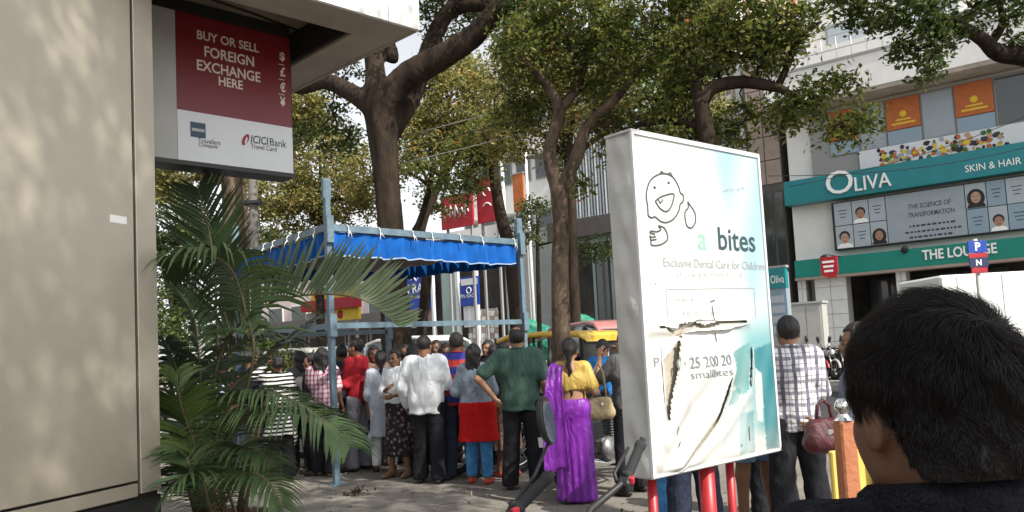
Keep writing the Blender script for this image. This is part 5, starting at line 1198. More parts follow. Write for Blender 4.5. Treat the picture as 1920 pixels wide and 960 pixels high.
small_tree('thin bare stemmed tree rising behind the tent roof', 780, 25, [blob(730, 330, 26, 30, 50, 10), blob(800, 330, 25, 50, 40, 14), blob(760, 300, 25, 40, 40, 10)], M_leafG, 6, [(735, 520), (785, 420), (805, 350), (815, 300)], size=.12, r=.14, base_px=722)
small_tree('young leafy tree under the finned glass building', 1010, 26, [blob(1005, 400, 26, 30, 35, 14), blob(985, 440, 26, 30, 30, 12), blob(1120, 470, 25, 40, 25, 14)], M_leafD, 0, [(1010, 560), (1008, 460), (1008, 410)], size=.13, r=.09)
small_tree('broad dark green tree filling the far end of the street', 330, 36, [blob(330, 420, 36, 90, 60, 108), blob(450, 460, 36, 90, 50, 108), blob(560, 470, 38, 80, 40, 72), blob(305, 500, 36, 70, 60, 60), blob(320, 590, 34, 80, 50, 50), blob(250, 350, 38, 90, 80, 90)], M_leafD, 10, [(330, 600), (330, 500)], size=.2, crad=.7, r=.3)
b0 = np.array([8.3, 11.2, 0]); P = lambda x, y, Y=11: W(x, y, Y)
tree('tree at the right edge with a thick bough hanging over the teal signs', b0,
     [([b0-zv(.1), b0+zv(2), b0+np.array([0, 0, 4.2]), b0+np.array([-.2, -.1, 5.4])], [.36, .28, .26, .22]),
      ([b0+np.array([-.1, 0, 5.0]), P(1935, 108, 11.1), P(1872, 100), P(1840, 72, 10.9), P(1790, 45, 10.8), P(1720, 10, 10.7), P(1640, -20, 10.6)], [.20, .15, .115, .095, .07, .05, .03]),
      ([P(1855, 84), P(1880, 40), P(1860, -30)], [.07, .05, .03])],
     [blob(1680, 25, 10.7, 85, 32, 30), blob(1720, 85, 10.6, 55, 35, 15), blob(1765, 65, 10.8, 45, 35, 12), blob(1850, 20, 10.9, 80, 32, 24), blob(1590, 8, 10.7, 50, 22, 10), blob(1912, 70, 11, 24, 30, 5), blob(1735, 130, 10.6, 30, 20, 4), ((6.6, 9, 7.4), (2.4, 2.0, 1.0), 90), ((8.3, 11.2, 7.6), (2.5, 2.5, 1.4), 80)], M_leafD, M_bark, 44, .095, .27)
# street tree beside the photographer: stands behind and right, its crown shades the pavement
b0 = np.array([4.6, -1.6, 0])
tree('tall shade tree standing on the pavement outside the right edge', b0,
     [([b0-zv(.1), b0+zv(2.5), b0+np.array([-.2, .2, 5.0])], [.4, .3, .24]), ([b0+np.array([-.1, .1, 4.6]), (5.9, 2.2, 7.2), (4.6, 4.6, 8.4)], [.2, .14, .07]), ([b0+np.array([-.1, .1, 4.6]), (3.9, -1.0, 7.0), (2.6, -.4, 8.9)], [.2, .14, .07]),
      ([b0+np.array([-.1, .1, 4.8]), (4.6, -2.6, 6.6), (4.6, -3.2, 7.8)], [.2, .13, .06]), ([b0+np.array([-.1, .1, 4.7]), (6.2, .5, 6.8), (6.8, 1.5, 7.6)], [.16, .1, .05])],
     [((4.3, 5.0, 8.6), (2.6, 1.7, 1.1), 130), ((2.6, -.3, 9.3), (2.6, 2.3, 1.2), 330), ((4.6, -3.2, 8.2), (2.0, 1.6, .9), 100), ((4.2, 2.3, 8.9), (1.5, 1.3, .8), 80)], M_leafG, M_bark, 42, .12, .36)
# ------------------------------------------------------------------ areca palms
pbase = np.array([-2.35, 6.3, 0]); pr = thing('palm', 'dark green feathery palm clump in a planter beside the beige kiosk', 'palm', pbase)
m = MB(pbase); m.lathe(pbase, (0, 0, 1), [(.0, 0), (.30, .0), (.38, .30), (.40, .31), (.40, .35), (.35, .35), (.33, .30), (0, .30)], 20); m.build('planter', mat('terracotta', (.10, .055, .04), .8, var=.2, vs=6), pr)
Pm = lambda x, y, Y: W(x, y, Y)
def fr(px, L, m_, **k): frond(pr, pbase, [pbase+np.array([random.uniform(-.15, .15), random.uniform(-.12, .12), .3])]+[Pm(*q) for q in px], L, m_, **k)
fr([(400, 760, 6.0), (425, 640, 5.9), (500, 572, 5.7), (590, 552, 5.5), (680, 562, 5.4), (745, 610, 5.3)], .50, M_frondL, n=56, side=(1, 0), droop=-.12, width=.040, fwd=.85, flat=(0, -1, .25), start=.34)
fr([(470, 700, 5.6), (462, 590, 5.5), (430, 500, 5.4), (370, 480, 5.3), (310, 500, 5.3)], .72, M_frond, n=56, side=(1, 1), droop=1.0, width=.030, fwd=.35, start=.3)
fr([(410, 740, 6.2), (405, 560, 6.2), (395, 450, 6.2), (372, 355, 6.2)], .50, M_frondD, n=44, side=(1, 1), droop=.05, width=.026, fwd=1.0, flat=(0, -1, .1), start=.45)
pass
fr([(420, 830, 5.6), (470, 775, 5.4), (540, 768, 5.2), (610, 790, 5.1), (655, 835, 5.0)], .52, M_frond, n=56, droop=.85, width=.026, fwd=.6, start=.2)
fr([(400, 850, 5.5), (430, 760, 5.4), (490, 735, 5.3), (560, 755, 5.2), (620, 800, 5.2)], .46, M_frond, n=50, droop=.9, width=.024, fwd=.6, start=.25)
fr([(420, 760, 5.9), (480, 690, 5.9), (540, 640, 6.0), (590, 600, 6.1)], .42, M_frondD, n=44, droop=.5, width=.03, fwd=.7, start=.2)
fr([(390, 760, 6.2), (430, 660, 6.2), (500, 630, 6.2), (560, 640, 6.2)], .45, M_frondD, n=44, droop=.7, width=.03, fwd=.6, start=.25)
fr([(380, 930, 5.3), (350, 860, 5.2), (325, 845, 5.2), (295, 860, 5.15)], .42, M_frond, n=36, droop=.6, width=.03, fwd=.5, start=.15)
fr([(390, 900, 5.4), (360, 820, 5.4), (340, 760, 5.3), (330, 700, 5.3)], .45, M_frondY, n=36, droop=.5, width=.032, fwd=.7, start=.2)
fr([(385, 800, 6.0), (375, 690, 6.0), (365, 600, 6.0), (330, 540, 6.0)], .55, M_frondD, n=44, droop=.6, width=.03, fwd=.5, start=.25)
pass
fr([(430, 930, 5.3), (460, 890, 5.1), (500, 900, 5.0), (530, 950, 4.95)], .38, M_frond, n=36, droop=.9, width=.024, fwd=.6, start=.2)
fr([(420, 910, 5.5), (440, 850, 5.4), (470, 840, 5.3), (520, 870, 5.2)], .42, M_frond, n=40, droop=.9, width=.026, fwd=.6, start=.2)
fr([(370, 900, 5.8), (350, 780, 5.8), (330, 690, 5.8), (310, 640, 5.8)], .5, M_frondD, n=40, droop=.6, width=.03, fwd=.5, start=.2)
pass
fr([(390, 940, 5.2), (380, 900, 5.1), (350, 890, 5.0), (310, 930, 4.95)], .4, M_frond, n=34, droop=.9, width=.026, fwd=.5, start=.2)
for q in range(9):
    an = random.uniform(0, 6.28); p0 = pbase+np.array([math.cos(an)*.16, math.sin(an)*.16, .3]); p1 = p0+np.array([math.cos(an)*.25, math.sin(an)*.25, random.uniform(.7, 1.3)])
    m = MB(pbase); m.tube([p0, (p0+p1)/2+np.array([0, 0, .1]), p1], [.024, .02, .013], 7); m.build('cane', M_cane, pr)
# ------------------------------------------------------------------ vehicles
M_tyre = mat('tyre_rubber', (.018, .018, .018), .85, bump=.3, bs=60); M_rim = mat('alloy', (.45, .45, .46), .35, metal=.8); M_chrome = mat('chrome', (.75, .75, .76), .12, metal=1.0)
M_carglass = glass('car_glass', (.03, .04, .045), .04); M_lamp = mat('lamp_glass', (.7, .72, .74), .08, spec=.8); M_tail = mat('tail_lamp', (.35, .01, .01), .2, spec=.7); M_plast = mat('black_plastic', (.022, .022, .023), .5)
M_rubber = mat('grip_rubber', (.025, .027, .03), .75, bump=.4, bs=400); M_eng = mat('engine_alloy', (.22, .22, .22), .45, metal=.7, var=.3, vs=20); M_seatv = mat('black_vinyl', (.02, .019, .018), .55, bump=.15, bs=90)
M_mirror = mat('mirror_glass', (.85, .87, .88), .03, metal=1.0); M_killred = mat('red_switch', (.45, .02, .04), .4, spec=.5)
def paint(n, c): return mat('paint_'+n, c, .28, spec=.5, coat=.6)
def rrect(w, z0, z1, r, y, n=4):
    out = []
    for (cx, cz, a0) in ((w-r, z1-r, 0), (-w+r, z1-r, 90), (-w+r, z0+r, 180), (w-r, z0+r, 270)):
        for i in range(n+1): a = rad(a0+90*i/n); out.append((cx+r*math.cos(a), y, cz+r*math.sin(a)))
    return out
def wheel_mb(R, w): 
    t = MB(); t.torus((0, 0, 0), (1, 0, 0), R-w*.45, w*.45, 28, 10); r = MB(); r.lathe((0, 0, 0), (1, 0, 0), [(0, w*.35), (R*.2, w*.38), (R*.55, w*.22), (R*.66, w*.36), (R*.66, -w*.36), (0, -w*.3)], 20)
    for i in range(6): a = i*math.pi/3; r.box((w*.3, math.cos(a)*R*.38, math.sin(a)*R*.38), (w*.16, R*.5, R*.12), ((1, 0, 0), (0, math.cos(a), math.sin(a)), (0, -math.sin(a), math.cos(a))))
    return t, r
def car(label, loc, rz, pm, L=4.1, wd_=.85, H=1.52, group='traffic on the road', van=False, cat='car', bottom=None):
    root = thing('car' if cat == 'car' else 'minibus', label, cat, loc, rz, group); y0, y1 = -L/2, L/2; bz = .93 if not van else 1.15
    bot = [(-1, .5, .62, bz-.08), (-.97, .80, .38, bz), (-.86, .97, .26, bz+.02), (-.5, 1, .22, bz+.01), (0, 1, .22, bz), (.42, 1, .22, bz-.03), (.70, .97, .24, bz-.10 if not van else bz), (.90, .90, .28, bz-.20 if not van else bz-.05), (.98, .74, .36, bz-.30 if not van else bz-.15), (1, .6, .42, bz-.36 if not van else bz-.3)]
    b = MB(); b.loft([rrect(wd_*w, z0, z1, min(.13, (z1-z0)*.4), y*L/2) for y, w, z0, z1 in bot]); body = b.build('body', bottom or pm, root)
    cab = [(-.95, .70, bz), (-.88, .80, bz+.25), (-.76, .82, H-.10), (-.6, .82, H-.03), (-.1, .82, H), (.10, .80, H-.03), (.22, .80, H-.14), (.5, .86, bz)] if not van else [(-.98, .8, bz), (-.96, .84, bz+.4), (-.93, .84, H-.10), (-.8, .84, H-.03), (.3, .84, H), (.55, .82, H-.06), (.66, .82, H-.2), (.9, .86, bz)]
    gl_ = MB(); gl_.loft([rrect(wd_*w, bz-.06, z, min(.12, max(.02, (z-bz+.06)*.4)), y*L/2) for y, w, z in cab]); gl_.build('window_glass', M_carglass, root)
    ro = MB(); ro.loft([rrect(wd_*w+.006, z-.07, z+.02, .04, y*L/2) for y, w, z in cab[2:-1]]); ro.build('roof', pm, root)
    yy = lambda i: cab[i][0]*L/2
    for sx in (-1, 1):
        for k_, (i, j) in enumerate(((len(cab)-1, len(cab)-2), (0, 2))):
            p = MB(); p.bar((sx*wd_*cab[i][1]*.985, yy(i), bz-.02), (sx*wd_*cab[j][1]*.97, yy(j), cab[j][2]-.03), .09, .05, up=(sx, 0, 0)); p.build('pillar', pm, root)
        p = MB(); p.bar((sx*wd_*.965, -.12*L/2-.25, bz-.02), (sx*wd_*.80, -.12*L/2-.25, H-.05), .09, .05, up=(sx, 0, 0)); p.build('pillar', pm, root)
        m = MB(); m.lathe((sx*(wd_*1.0+.06), .36*L/2, bz+.08), (0, 1, 0), [(0, -.04), (.08, -.04), (.09, .03), (.04, .08), (0, .08)], 10); m.build('wing_mirror', pm, root)
        h = MB(); h.lathe((sx*wd_*.68, L*.478, bz-.30 if not van else .75), (0, 1, .15), [(.12, -.05), (.11, .03), (.05, .05), (0, .05)], 10); h.build('headlight', M_lamp, root)
        h = MB(); h.box((sx*wd_*.74, -L*.482, bz-.12), (.2, .06, .22), bev=.02); h.build('tail_light', M_tail, root)
        for a in (-.12, .30): d = MB(); d.box((sx*(wd_+.002), a*L/2, bz-.12), (.02, .14, .03)); d.build('door_handle', M_plast, root)
    g_ = MB(); g_.box((0, L*.492, .52), (wd_*1.1, .04, .16), bev=.01); g_.build('grille', M_plast, root)
    for y in (-L*.488, L*.492): g_ = MB(); g_.box((0, y, .36), (wd_*1.5, .10, .16), bev=.03); g_.build('bumper', M_plast, root)
    for y in (-.60, .62):
        for sx in (-1, 1):
            t, r = wheel_mb(.30, .19)
            if sx < 0: 
                for q in (t, r): q.v = [(-v[0], -v[1], v[2]) for v in q.v]
            ar = MB(); ar.lathe((sx*(wd_-.10), y*L/2, .31), (sx, 0, 0), [(.36, -.08), (.36, .104), (0, .104)], 20); ar.build('wheel_arch', M_plast, root)
            w_ = t.build('wheel', M_tyre, root, (sx*(wd_-.02), y*L/2, .30)); r.build('rim', M_rim, w_)
    return root
def rzdir(d): return math.atan2(-d[0], d[1])          # +y of the thing along d
SR = rzdir(UD); SL = rzdir(-UD)
def on_road(px, off): return ST(off, FS(px, off), -.13)
car('white people carrier with its windscreen behind the crowd', on_road(815, 14.6), SL, paint('white', (.72, .72, .71)), L=4.5, wd_=.9, H=2.06)
car('small bright blue car half hidden behind the red shirt man', on_road(640, 15.5), SL, paint('sky_blue', (.05, .22, .50)), L=3.9, wd_=.82, H=1.95)
car('silver car standing further along the road behind the palms', on_road(560, 18.5), SR, paint('silver', (.38, .39, .40)), L=4.0)
car('yellow minibus with red roof and pale blue windscreen behind the saree woman', on_road(1130, 15.6)+np.array([.1, .4, 0]), rzdir((.25, -.97)), paint('dull_red', (.42, .16, .15)), L=4.6, wd_=.88, H=2.15, van=True, cat='minibus', bottom=paint('yellow', (.50, .33, .06)))
# autorickshaws
def auto(label, loc, rz, body, lower, roof, group='autorickshaws on the road'):
    r_ = thing('autorickshaw', label, 'autorickshaw', loc, rz, group)
    b = MB(); b.loft([rrect(w, z0, z1, .1, y) for y, w, z0, z1 in ((-1.28, .55, .42, .98), (-1.22, .63, .34, 1.02), (-.5, .65, .28, 1.02), (-.15, .64, .27, .62), (.45, .60, .27, .60))]); b.build('body', body, r_)
    b = MB(); b.loft([rrect(.66, .26, .46, .05, y) for y in (-1.29, .5)]); b.build('lower_body', lower, r_)
    b = MB(); b.loft([rrect(w, z0, z1, r, y) for y, w, z0, z1, r in ((.43, .57, .3, .98, .1), (.75, .46, .34, .98, .12), (1.05, .28, .42, .92, .12), (1.22, .14, .5, .82, .07))]); b.build('nose', body, r_)
    b = MB(); b.loft([rrect(w, z-.10, z, .045, y) for y, w, z in ((-1.32, .60, 1.62), (-1.2, .66, 1.70), (-.4, .68, 1.74), (.35, .66, 1.72), (.72, .58, 1.64), (.80, .5, 1.58))]); b.build('roof', roof, r_)
    b = MB(); b.loft([rrect(.60, 1.0, 1.64, .08, y) for y in (-1.27, -1.22)]); b.build('back_hood', M_plast, r_)
    b = MB(); b.add([(-.5, .60, .96), (.5, .60, .96), (.46, .70, 1.58), (-.46, .70, 1.58)], [(0, 1, 2, 3)]); b.build('windscreen', M_carglass, r_)
    for sx in (-1, 1):
        for (ya, yb, za) in ((.52, .70, .95), (-.2, -.2, .6), (-1.2, -1.2, 1.0)): b = MB(); b.tube([(sx*.6, ya, za), (sx*.58, yb, 1.66)], .022, 6); b.build('post', M_plast, r_)
        t, r = wheel_mb(.22, .12); w_ = t.build('wheel', M_tyre, r_, (sx*.56, -.85, .22)); r.build('rim', M_rim, w_)
    t, r = wheel_mb(.22, .12); w_ = t.build('wheel', M_tyre, r_, (0, 1.0, .22)); r.build('rim', M_rim, w_)
    h = MB(); h.lathe((0, 1.24, .78), (0, 1, 0), [(.09, -.05), (.09, .02), (0, .04)], 12); h.build('headlight', M_lamp, r_)
    s = MB(); s.box((0, -.75, .78), (1.0, .5, .18), bev=.04); s.box((0, -1.0, 1.05), (1.0, .12, .45), bev=.04); s.build('seat', M_seatv, r_)
    r_.scale = (1.1, 1.1, 1.12)
    d = MB(); d.lathe((.0, -1.30, 1.30), (0, -1, 0), [(.16, 0), (.15, .015), (0, .015)], 14); d.build('rear_window', M_lamp, r_)
    return r_
M_yauto = paint('auto_yellow', (.66, .42, .04)); M_gauto = paint('auto_green', (.02, .30, .13)); M_bauto = paint('auto_black', (.015, .015, .016)); M_wauto = paint('cream', (.72, .70, .60))
auto('yellow topped black autorickshaw right of the green shirt man', on_road(1020, 13.3), SR, M_bauto, M_bauto, M_yauto)
auto('cream and green autorickshaw seen between palm leaves and tent post', on_road(590, 13.6), SL, M_wauto, M_gauto, M_wauto)
auto('green autorickshaw with yellow roof parked near the forked tree', on_road(1095, 19.5), SR, M_gauto, M_gauto, M_yauto)
# white box truck
def truck(label, loc, rz):
    r_ = thing('truck', label, 'truck', loc, rz); Mw = mat('truck_white', (.80, .80, .78), .45, var=.06, vs=1.2); y0, y1 = -3.2, 1.6
    b = MB(); b.box((0, -.8, 1.94), (2.1, 4.8, 1.70), bev=.05); b.build('cargo_box', Mw, r_)
    for sx in (-1, 1):
        s = MB(); s.box((sx*1.06, -.8, 1.03), (.05, 4.7, .12)); s.build('yellow_rail', M_yel, r_); s = MB(); s.box((sx*1.062, -.8, .95), (.04, 4.7, .05)); s.build('side_rail', M_brown, r_)
        for i in range(5): s = MB(); s.box((sx*1.055, -2.8+1.0*i, 1.94), (.02, .03, 1.6)); s.build('rib', Mw, r_)
    c = MB(); c.loft([rrect(.98, z0, z1, .14, y) for y, z0, z1 in ((1.7, .6, 2.15), (2.3, .55, 2.2), (2.9, .55, 1.9), (3.1, .6, 1.3))]); c.build('cab', Mw, r_)
    w_ = MB(); w_.add([(-.85, 3.02, 1.35), (.85, 3.02, 1.35), (.8, 2.92, 1.95), (-.8, 2.92, 1.95)], [(0, 1, 2, 3)]); w_.build('windscreen', M_carglass, r_)
    f = MB(); f.box((0, -.2, .75), (.8, 6, .2)); f.build('chassis', M_plast, r_)
    for y in (-2.2, 2.3):
        for sx in (-1, 1): t, r = wheel_mb(.42, .24); w = t.build('wheel', M_tyre, r_, (sx*.88, y, .42)); r.build('rim', M_rim, w)
    return r_
tx = W(1700, 580, 18)[0]; truck('white box truck with yellow rail parked beyond the foreground head', (tx+4.1, 19.05, -.13), rad(-92))
# motorcycles
def bike_parts(pm, raised=0, mirrors=(-1, 1)):
    """list of (name, mesh, parent index, materials)"""
    out = []
    def add(name, mb, m_, par=None): me = mb.mesh(name); [me.materials.append(x) for x in (m_ if isinstance(m_, list) else [m_])]; out.append((name, me, par)); return len(out)-1
    for y in (.66, -.64):
        t = MB(); t.torus((0, y, .30), (1, 0, 0), .255, .048, 30, 9); w = add('wheel', t, M_tyre)
        r = MB(); r.torus((0, y, .30), (1, 0, 0), .212, .014, 28, 6); r.lathe((0, y, .30), (1, 0, 0), [(0, .06), (.05, .06), (.06, -.06), (0, -.06)], 12)
        for i in range(10): a = i*math.pi/5; r.tube([(.02*(-1)**i, y+.04*math.cos(a), .30+.04*math.sin(a)), (0, y+.21*math.cos(a+.2), .30+.21*math.sin(a+.2))], .006, 4)
        add('rim', r, M_rim, w)
        f = MB(); f.torus((0, y, .30), (1, 0, 0), .325, .045, 14, 6, a0=rad(15) if y > 0 else rad(40), a1=rad(130) if y > 0 else rad(150), ref=(0, 1, 0)); add('mudguard', f, pm)
    f = MB(); 
    for sx in (-1, 1): f.tube([(sx*.085, .66, .30), (sx*.085, .42, .86)], [.024, .018], 8)
    add('fork', f, M_chrome)
    f = MB(); f.tube([(0, .38, .88), (0, .25, .62), (0, .05, .34), (0, -.3, .34), (0, -.42, .66), (0, .3, .74)], .028, 7); f.tube([(0, -.42, .66), (0, -.85, .74)], .024, 7)
    for sx in (-1, 1): f.tube([(sx*.07, -.3, .36), (sx*.09, -.64, .30)], .02, 6)
    add('frame', f, M_plast)
    for sx in (-1, 1): f = MB(); f.tube([(sx*.12, -.62, .34), (sx*.13, -.52, .68)], [.034, .03], 9); add('shock_absorber', f, M_rim)
    v, q = sdf([((0, -.02, .80), (0, .26, .82), .11, .135), ((0, .26, .82), (0, .32, .80), .135, .10)], .028, .05); me = npmesh('tank', v*np.array([1, 1, .92])+np.array([0, 0, .065]), q); me.materials.append(pm); out.append(('fuel_tank', me, None))
    v, q = sdf([((0, -.1, .78), (0, -.4, .77), .09, .11), ((0, -.4, .77), (0, -.78, .84), .11, .075)], .028, .05); me = npmesh('seat', v*np.array([1.1, 1, .6])+np.array([0, 0, .325]), q); me.materials.append(M_seatv); out.append(('seat', me, None))
    for sx in (-1, 1): s = MB(); s.box((sx*.13, -.30, .60), (.03, .34, .2), bev=.012); add('side_panel', s, pm)
    e = MB(); e.box((0, .06, .40), (.26, .36, .22), bev=.04); e.lathe((.10, -.02, .38), (1, 0, 0), [(.13, 0), (.12, .05), (0, .06)], 16); e.lathe((-.10, -.02, .38), (-1, 0, 0), [(.11, 0), (.10, .05), (0, .06)], 16)
    for i in range(7): e.box((0, .15+.008*i, .52+.028*i), (.24-.004*i, .2, .012))
    add('engine', e, M_eng)
    x = MB(); x.tube([(.06, .26, .55), (.11, .36, .42), (.14, .2, .24), (.15, -.2, .24), (.17, -.4, .28), (.18, -.95, .36)], [.02, .02, .022, .024, .045, .05], 9); add('exhaust', x, M_chrome)
    k = raised
    h = MB(); h.tube([(-.37, .16, 1.02+k), (-.24, .22, .985+k*.2), (-.12, .34, .94), (.12, .34, .94), (.24, .22, .985+k*.2), (.37, .16, 1.02+k)], .0135, 8); hb = add('handlebar', h, M_plast)
    for sx in (-1, 1):
        a, b = np.array([sx*.255, .212, .99+k*.3]), np.array([sx*.385, .152, 1.024+k*1.12]); d = unit(b-a)
        g_ = MB(); g_.lathe(a, d, [(.0, -.012), (.024, -.012), (.024, .004), (.0185, .008)]+[(.0185+.0012*(i % 2), .012+.006*i) for i in range(18)]+[(.022, .124), (.0225, .14), (.0, .144)], 14); add('grip', g_, M_rubber, hb)
        s = MB(); s.box(a-d*.035, (.045, .05, .042), (d, unit(np.cross((0, 0, 1), d)), (0, 0, 1)), bev=.008); add('switchgear', s, M_plast, hb)
        if sx > 0: s = MB(); s.box(a-d*.035+np.array([0, -.028, .012]), (.028, .018, .028), bev=.004); add('kill_switch', s, M_killred, hb)
        l = MB(); l.tube([a-d*.03+np.array([0, .03, 0]), a+d*.02+np.array([0, .06, -.01]), a+d*.14+np.array([0, .05, -.015])], [.009, .008, .006], 6); add('lever', l, M_plast if raised else M_chrome, hb)
        if sx not in mirrors: continue
        # mirror: thin stalk and oval head with glass facing the rider
        st = a-d*(.02 if raised else .06); top = np.array([sx*(.43 if raised else .36), .26, 1.02+k*.2+(.135 if raised else .17)]); c = top+np.array([sx*.015, 0, .075])
        s = MB(); s.lathe(st, (0, .2, 1), [(0, 0), (.016, 0), (.016, .03), (.008, .035)], 8); s.tube([st+np.array([0, 0, .02]), (st+top)/2+np.array([sx*.01, .0, .0]), top], [.0065, .006, .006], 6); add('mirror_stalk', s, M_plast, hb)
        mn = unit((-.25*sx, -1, .05) if not raised else (.75, -1, .02)); mx = unit(np.cross(mn, (0, 0, 1))); mz = np.cross(mx, mn); mo = MB()
        rg = lambda f_, o: [c+mx*.052*f_*math.cos(t)*sx+mz*.082*f_*math.sin(t)-mn*o for t in np.linspace(0, 6.283, 20, endpoint=False)]
        mo.loft([rg(1, -.004), rg(1.04, .006), rg(.85, .022), rg(.3, .032)]); mi_ = add('mirror', mo, M_plast, hb)
        mg = MB(); mg.add(rg(.93, -.0055), [tuple(range(20))]); me = mg.mesh('mirror_glass'); me.materials.append(M_mirror); out.append(('mirror_glass', me, hb))
    for i, ra in enumerate(() if raised else (-.1, .1)): s = MB(); s.lathe((ra*.8, .36, .985), (0, -.5, .85), [(.05, -.03), (.05, .02), (.0, .022)], 12); add('gauge', s, M_plast)
    hz = .86 if not raised else .62
    h = MB(); h.lathe((0, .44, hz), (0, 1, 0), [(0, -.08), (.07, -.07), (.09, 0), (.092, .02)], 16); add('headlight_shell', h, M_chrome); h = MB(); h.lathe((0, .46, hz), (0, 1, 0), [(.088, 0), (.07, .02), (0, .03)], 16); add('headlight', h, M_lamp)
    h = MB(); h.box((0, -.92, .74), (.12, .06, .08), bev=.015); add('tail_light', h, M_tail)
    h = MB(); h.box((0, -1.0, .58), (.18, .008, .10)); add('number_plate', h, M_swhite)
    s = MB(); s.tube([(-.1, .0, .3), (-.22, .06, .01)], .012, 6); add('side_stand', s, M_plast)
    return out
def place_bike(parts, label, loc, rz, lean=.10, group='motorcycles parked at the near kerb'):
    r_ = thing('motorcycle', label, 'motorcycle', loc, rz, group); r_.rotation_euler = (0, -lean, rz); made = []
    for name, me, par in parts: made.append(link(name, me, made[par] if par is not None else r_))
    return r_
PB = {n: bike_parts(paint('bike_'+n, c)) for n, c in (('black', (.015, .015, .017)), ('red', (.30, .015, .02)), ('silver', (.42, .42, .43)), ('blue', (.02, .05, .2)))}
kd = rzdir(ND); kb = rzdir(unit(ND+UD*.35)); kb2 = rzdir(-unit(ND-UD*.3))
def nb(px, Y): p = W(px, 650, Y); return (p[0], p[1], 0)
near = [(925, 10.35, 'black', kb2, 'black motorcycle with tyre toward us between red kurta and green shirt'), (1038, 10.35, 'silver', kb2, 'silver motorcycle with wheel between green shirt and saree'), (1122, 8.85, 'black', kd, 'black motorcycle between the saree and the billboard'), (1075, 11.6, 'red', kb2, 'dark red motorcycle behind the saree woman'), (1185, 11.2, 'blue', kb2, 'blue motorcycle hidden beyond the billboard edge')]
near += [(560, 12.9, 'black', kb2, 'black motorcycle parked behind the pink plaid woman'), (640, 12.9, 'silver', kb2, 'silver motorcycle parked behind the red shirt man')]
for px, Y, c, rz, lb in near: place_bike(PB[c], lb, nb(px, Y), rz)
far = [(1500, 25.9, 'black', 'black motorcycle first from the cabinet in the far row'), (1520, 25.6, 'red', 'red motorcycle in the far row before the tiled pillar'), (1541, 25.4, 'silver', 'silver motorcycle in the far row with pale fairing'), (1563, 25.1, 'black', 'black motorcycle in the far row left of the foreground head'), (1584, 24.9, 'silver', 'silver motorcycle nearest the foreground head in the far row'), (1606, 24.8, 'blue', 'blue motorcycle partly hidden by the foreground head')]
for i, (px, Y, c, lb) in enumerate(far): place_bike(PB[c], lb, nb(px, Y), rzdir(-unit(ND+UD*(.9+.15*random.random()))), group='motorcycles parked across the road')
# the two motorcycles whose bars reach into the foreground
def fg_bike(label, tip, rz, lean, k, mirrors):
    parts = bike_parts(M_bauto, k, mirrors); off = np.array([.385, .152, 1.024+k*1.12]); q = Matrix.Rotation(rz, 3, 'Z') @ Matrix.Rotation(-lean, 3, 'Y'); w = q @ Vector(off)
    return place_bike(parts, label, (tip[0]-w.x, tip[1]-w.y, 0), rz, lean, 'motorcycles parked by the photographer')
tipA = W(1048, 918, 2.6); fg_bike('near black motorcycle with an oval mirror and grip in front of the saree woman', tipA, rzdir((-.5, .86)), .14, .08, (1,))
tipB = W(1211, 832, 3.1); fg_bike('near black motorcycle with a red switch and grip below the billboard corner', tipB, rzdir((-.96, .28)), .20, .10, ())
# ------------------------------------------------------------------ the people
c_red = cloth('red_cotton', (.36, .02, .03)); c_white = cloth('white_cotton', (.72, .75, .78), .04); c_grey = cloth('grey_twill', (.20, .20, .23)); c_black = cloth('black_twill', (.018, .018, .022)); c_navy = cloth('navy_denim', (.025, .032, .055), .3, 30)
c_green = cloth('bottle_green_cotton', (.055, .105, .085)); c_denim = cloth('pale_denim', (.26, .31, .38), .25, 14); c_redk = cloth('scarlet_cotton', (.50, .012, .012)); c_blue = cloth('blue_denim', (.06, .22, .45), .35, 12)
c_purple = cloth('purple_silk', (.17, .018, .30), .12, 6, .38, .5, .12, 160); c_yellow = cloth('mustard_silk', (.52, .36, .09), .1, 8, .5, .3); c_kurta = cloth('grey_white_kurta', (.44, .48, .55), .08); c_cyan = cloth('bright_blue_cotton', (.03, .20, .55)); c_dgrey = cloth('charcoal_jersey', (.10, .10, .105)); c_pale = cloth('pale_blue_cotton', (.36, .45, .62))
c_jean = cloth('washed_denim', (.14, .25, .38), .35, 14); c_maroon = cloth('maroon_leather', (.07, .015, .02), .2, 6, .45, .4)
c_plaid = cloth_pattern('plaid_shirting', 'plaid', ((.72, .72, .74), (.16, .15, .20), (.05, .045, .06)), .085); c_pplaid = cloth_pattern('pink_plaid', 'plaid', ((.55, .40, .44), (.25, .07, .13), (.7, .66, .66)), .06)
c_rb = cloth_pattern('blue_red_bands', 'bands', ((.045, .05, .26), (.45, .05, .045), (.05, .05, .3)), .17); c_stripe = cloth_pattern('black_white_stripe', 'stripe', ((.02, .02, .02), (.68, .68, .66)), .05)
c_print = cloth_pattern('black_floral_print', 'print', ((.03, .025, .03), (.16, .10, .10), (.55, .48, .46)), .06); c_leaf = cloth_pattern('brown_print', 'print', ((.14, .09, .07), (.26, .17, .12), (.04, .03, .03)), .04)
for _m in (c_plaid, c_pplaid, c_rb, c_stripe, c_print, c_leaf): wrinkle(_m)
CR = ((.05, .05, -.27), (-.16, .20, -.20)); HIP = ((.22, -.10, -.22), (.06, -.06, -.43)); FWDA = ((.06, .06, -.27), (.0, .26, -.30)); PHONE = ((.10, .16, -.22), (-.02, .24, .05)); HEAD = ((.16, .12, .02), (.0, .16, .18)); BAG = ((.10, -.02, -.26), (-.01, .16, -.16))
def gp(x, y): return G(x, y)
def at(px, Y): p = W(px, 650, Y); return (p[0], p[1], 0)
T = lambda **k: k
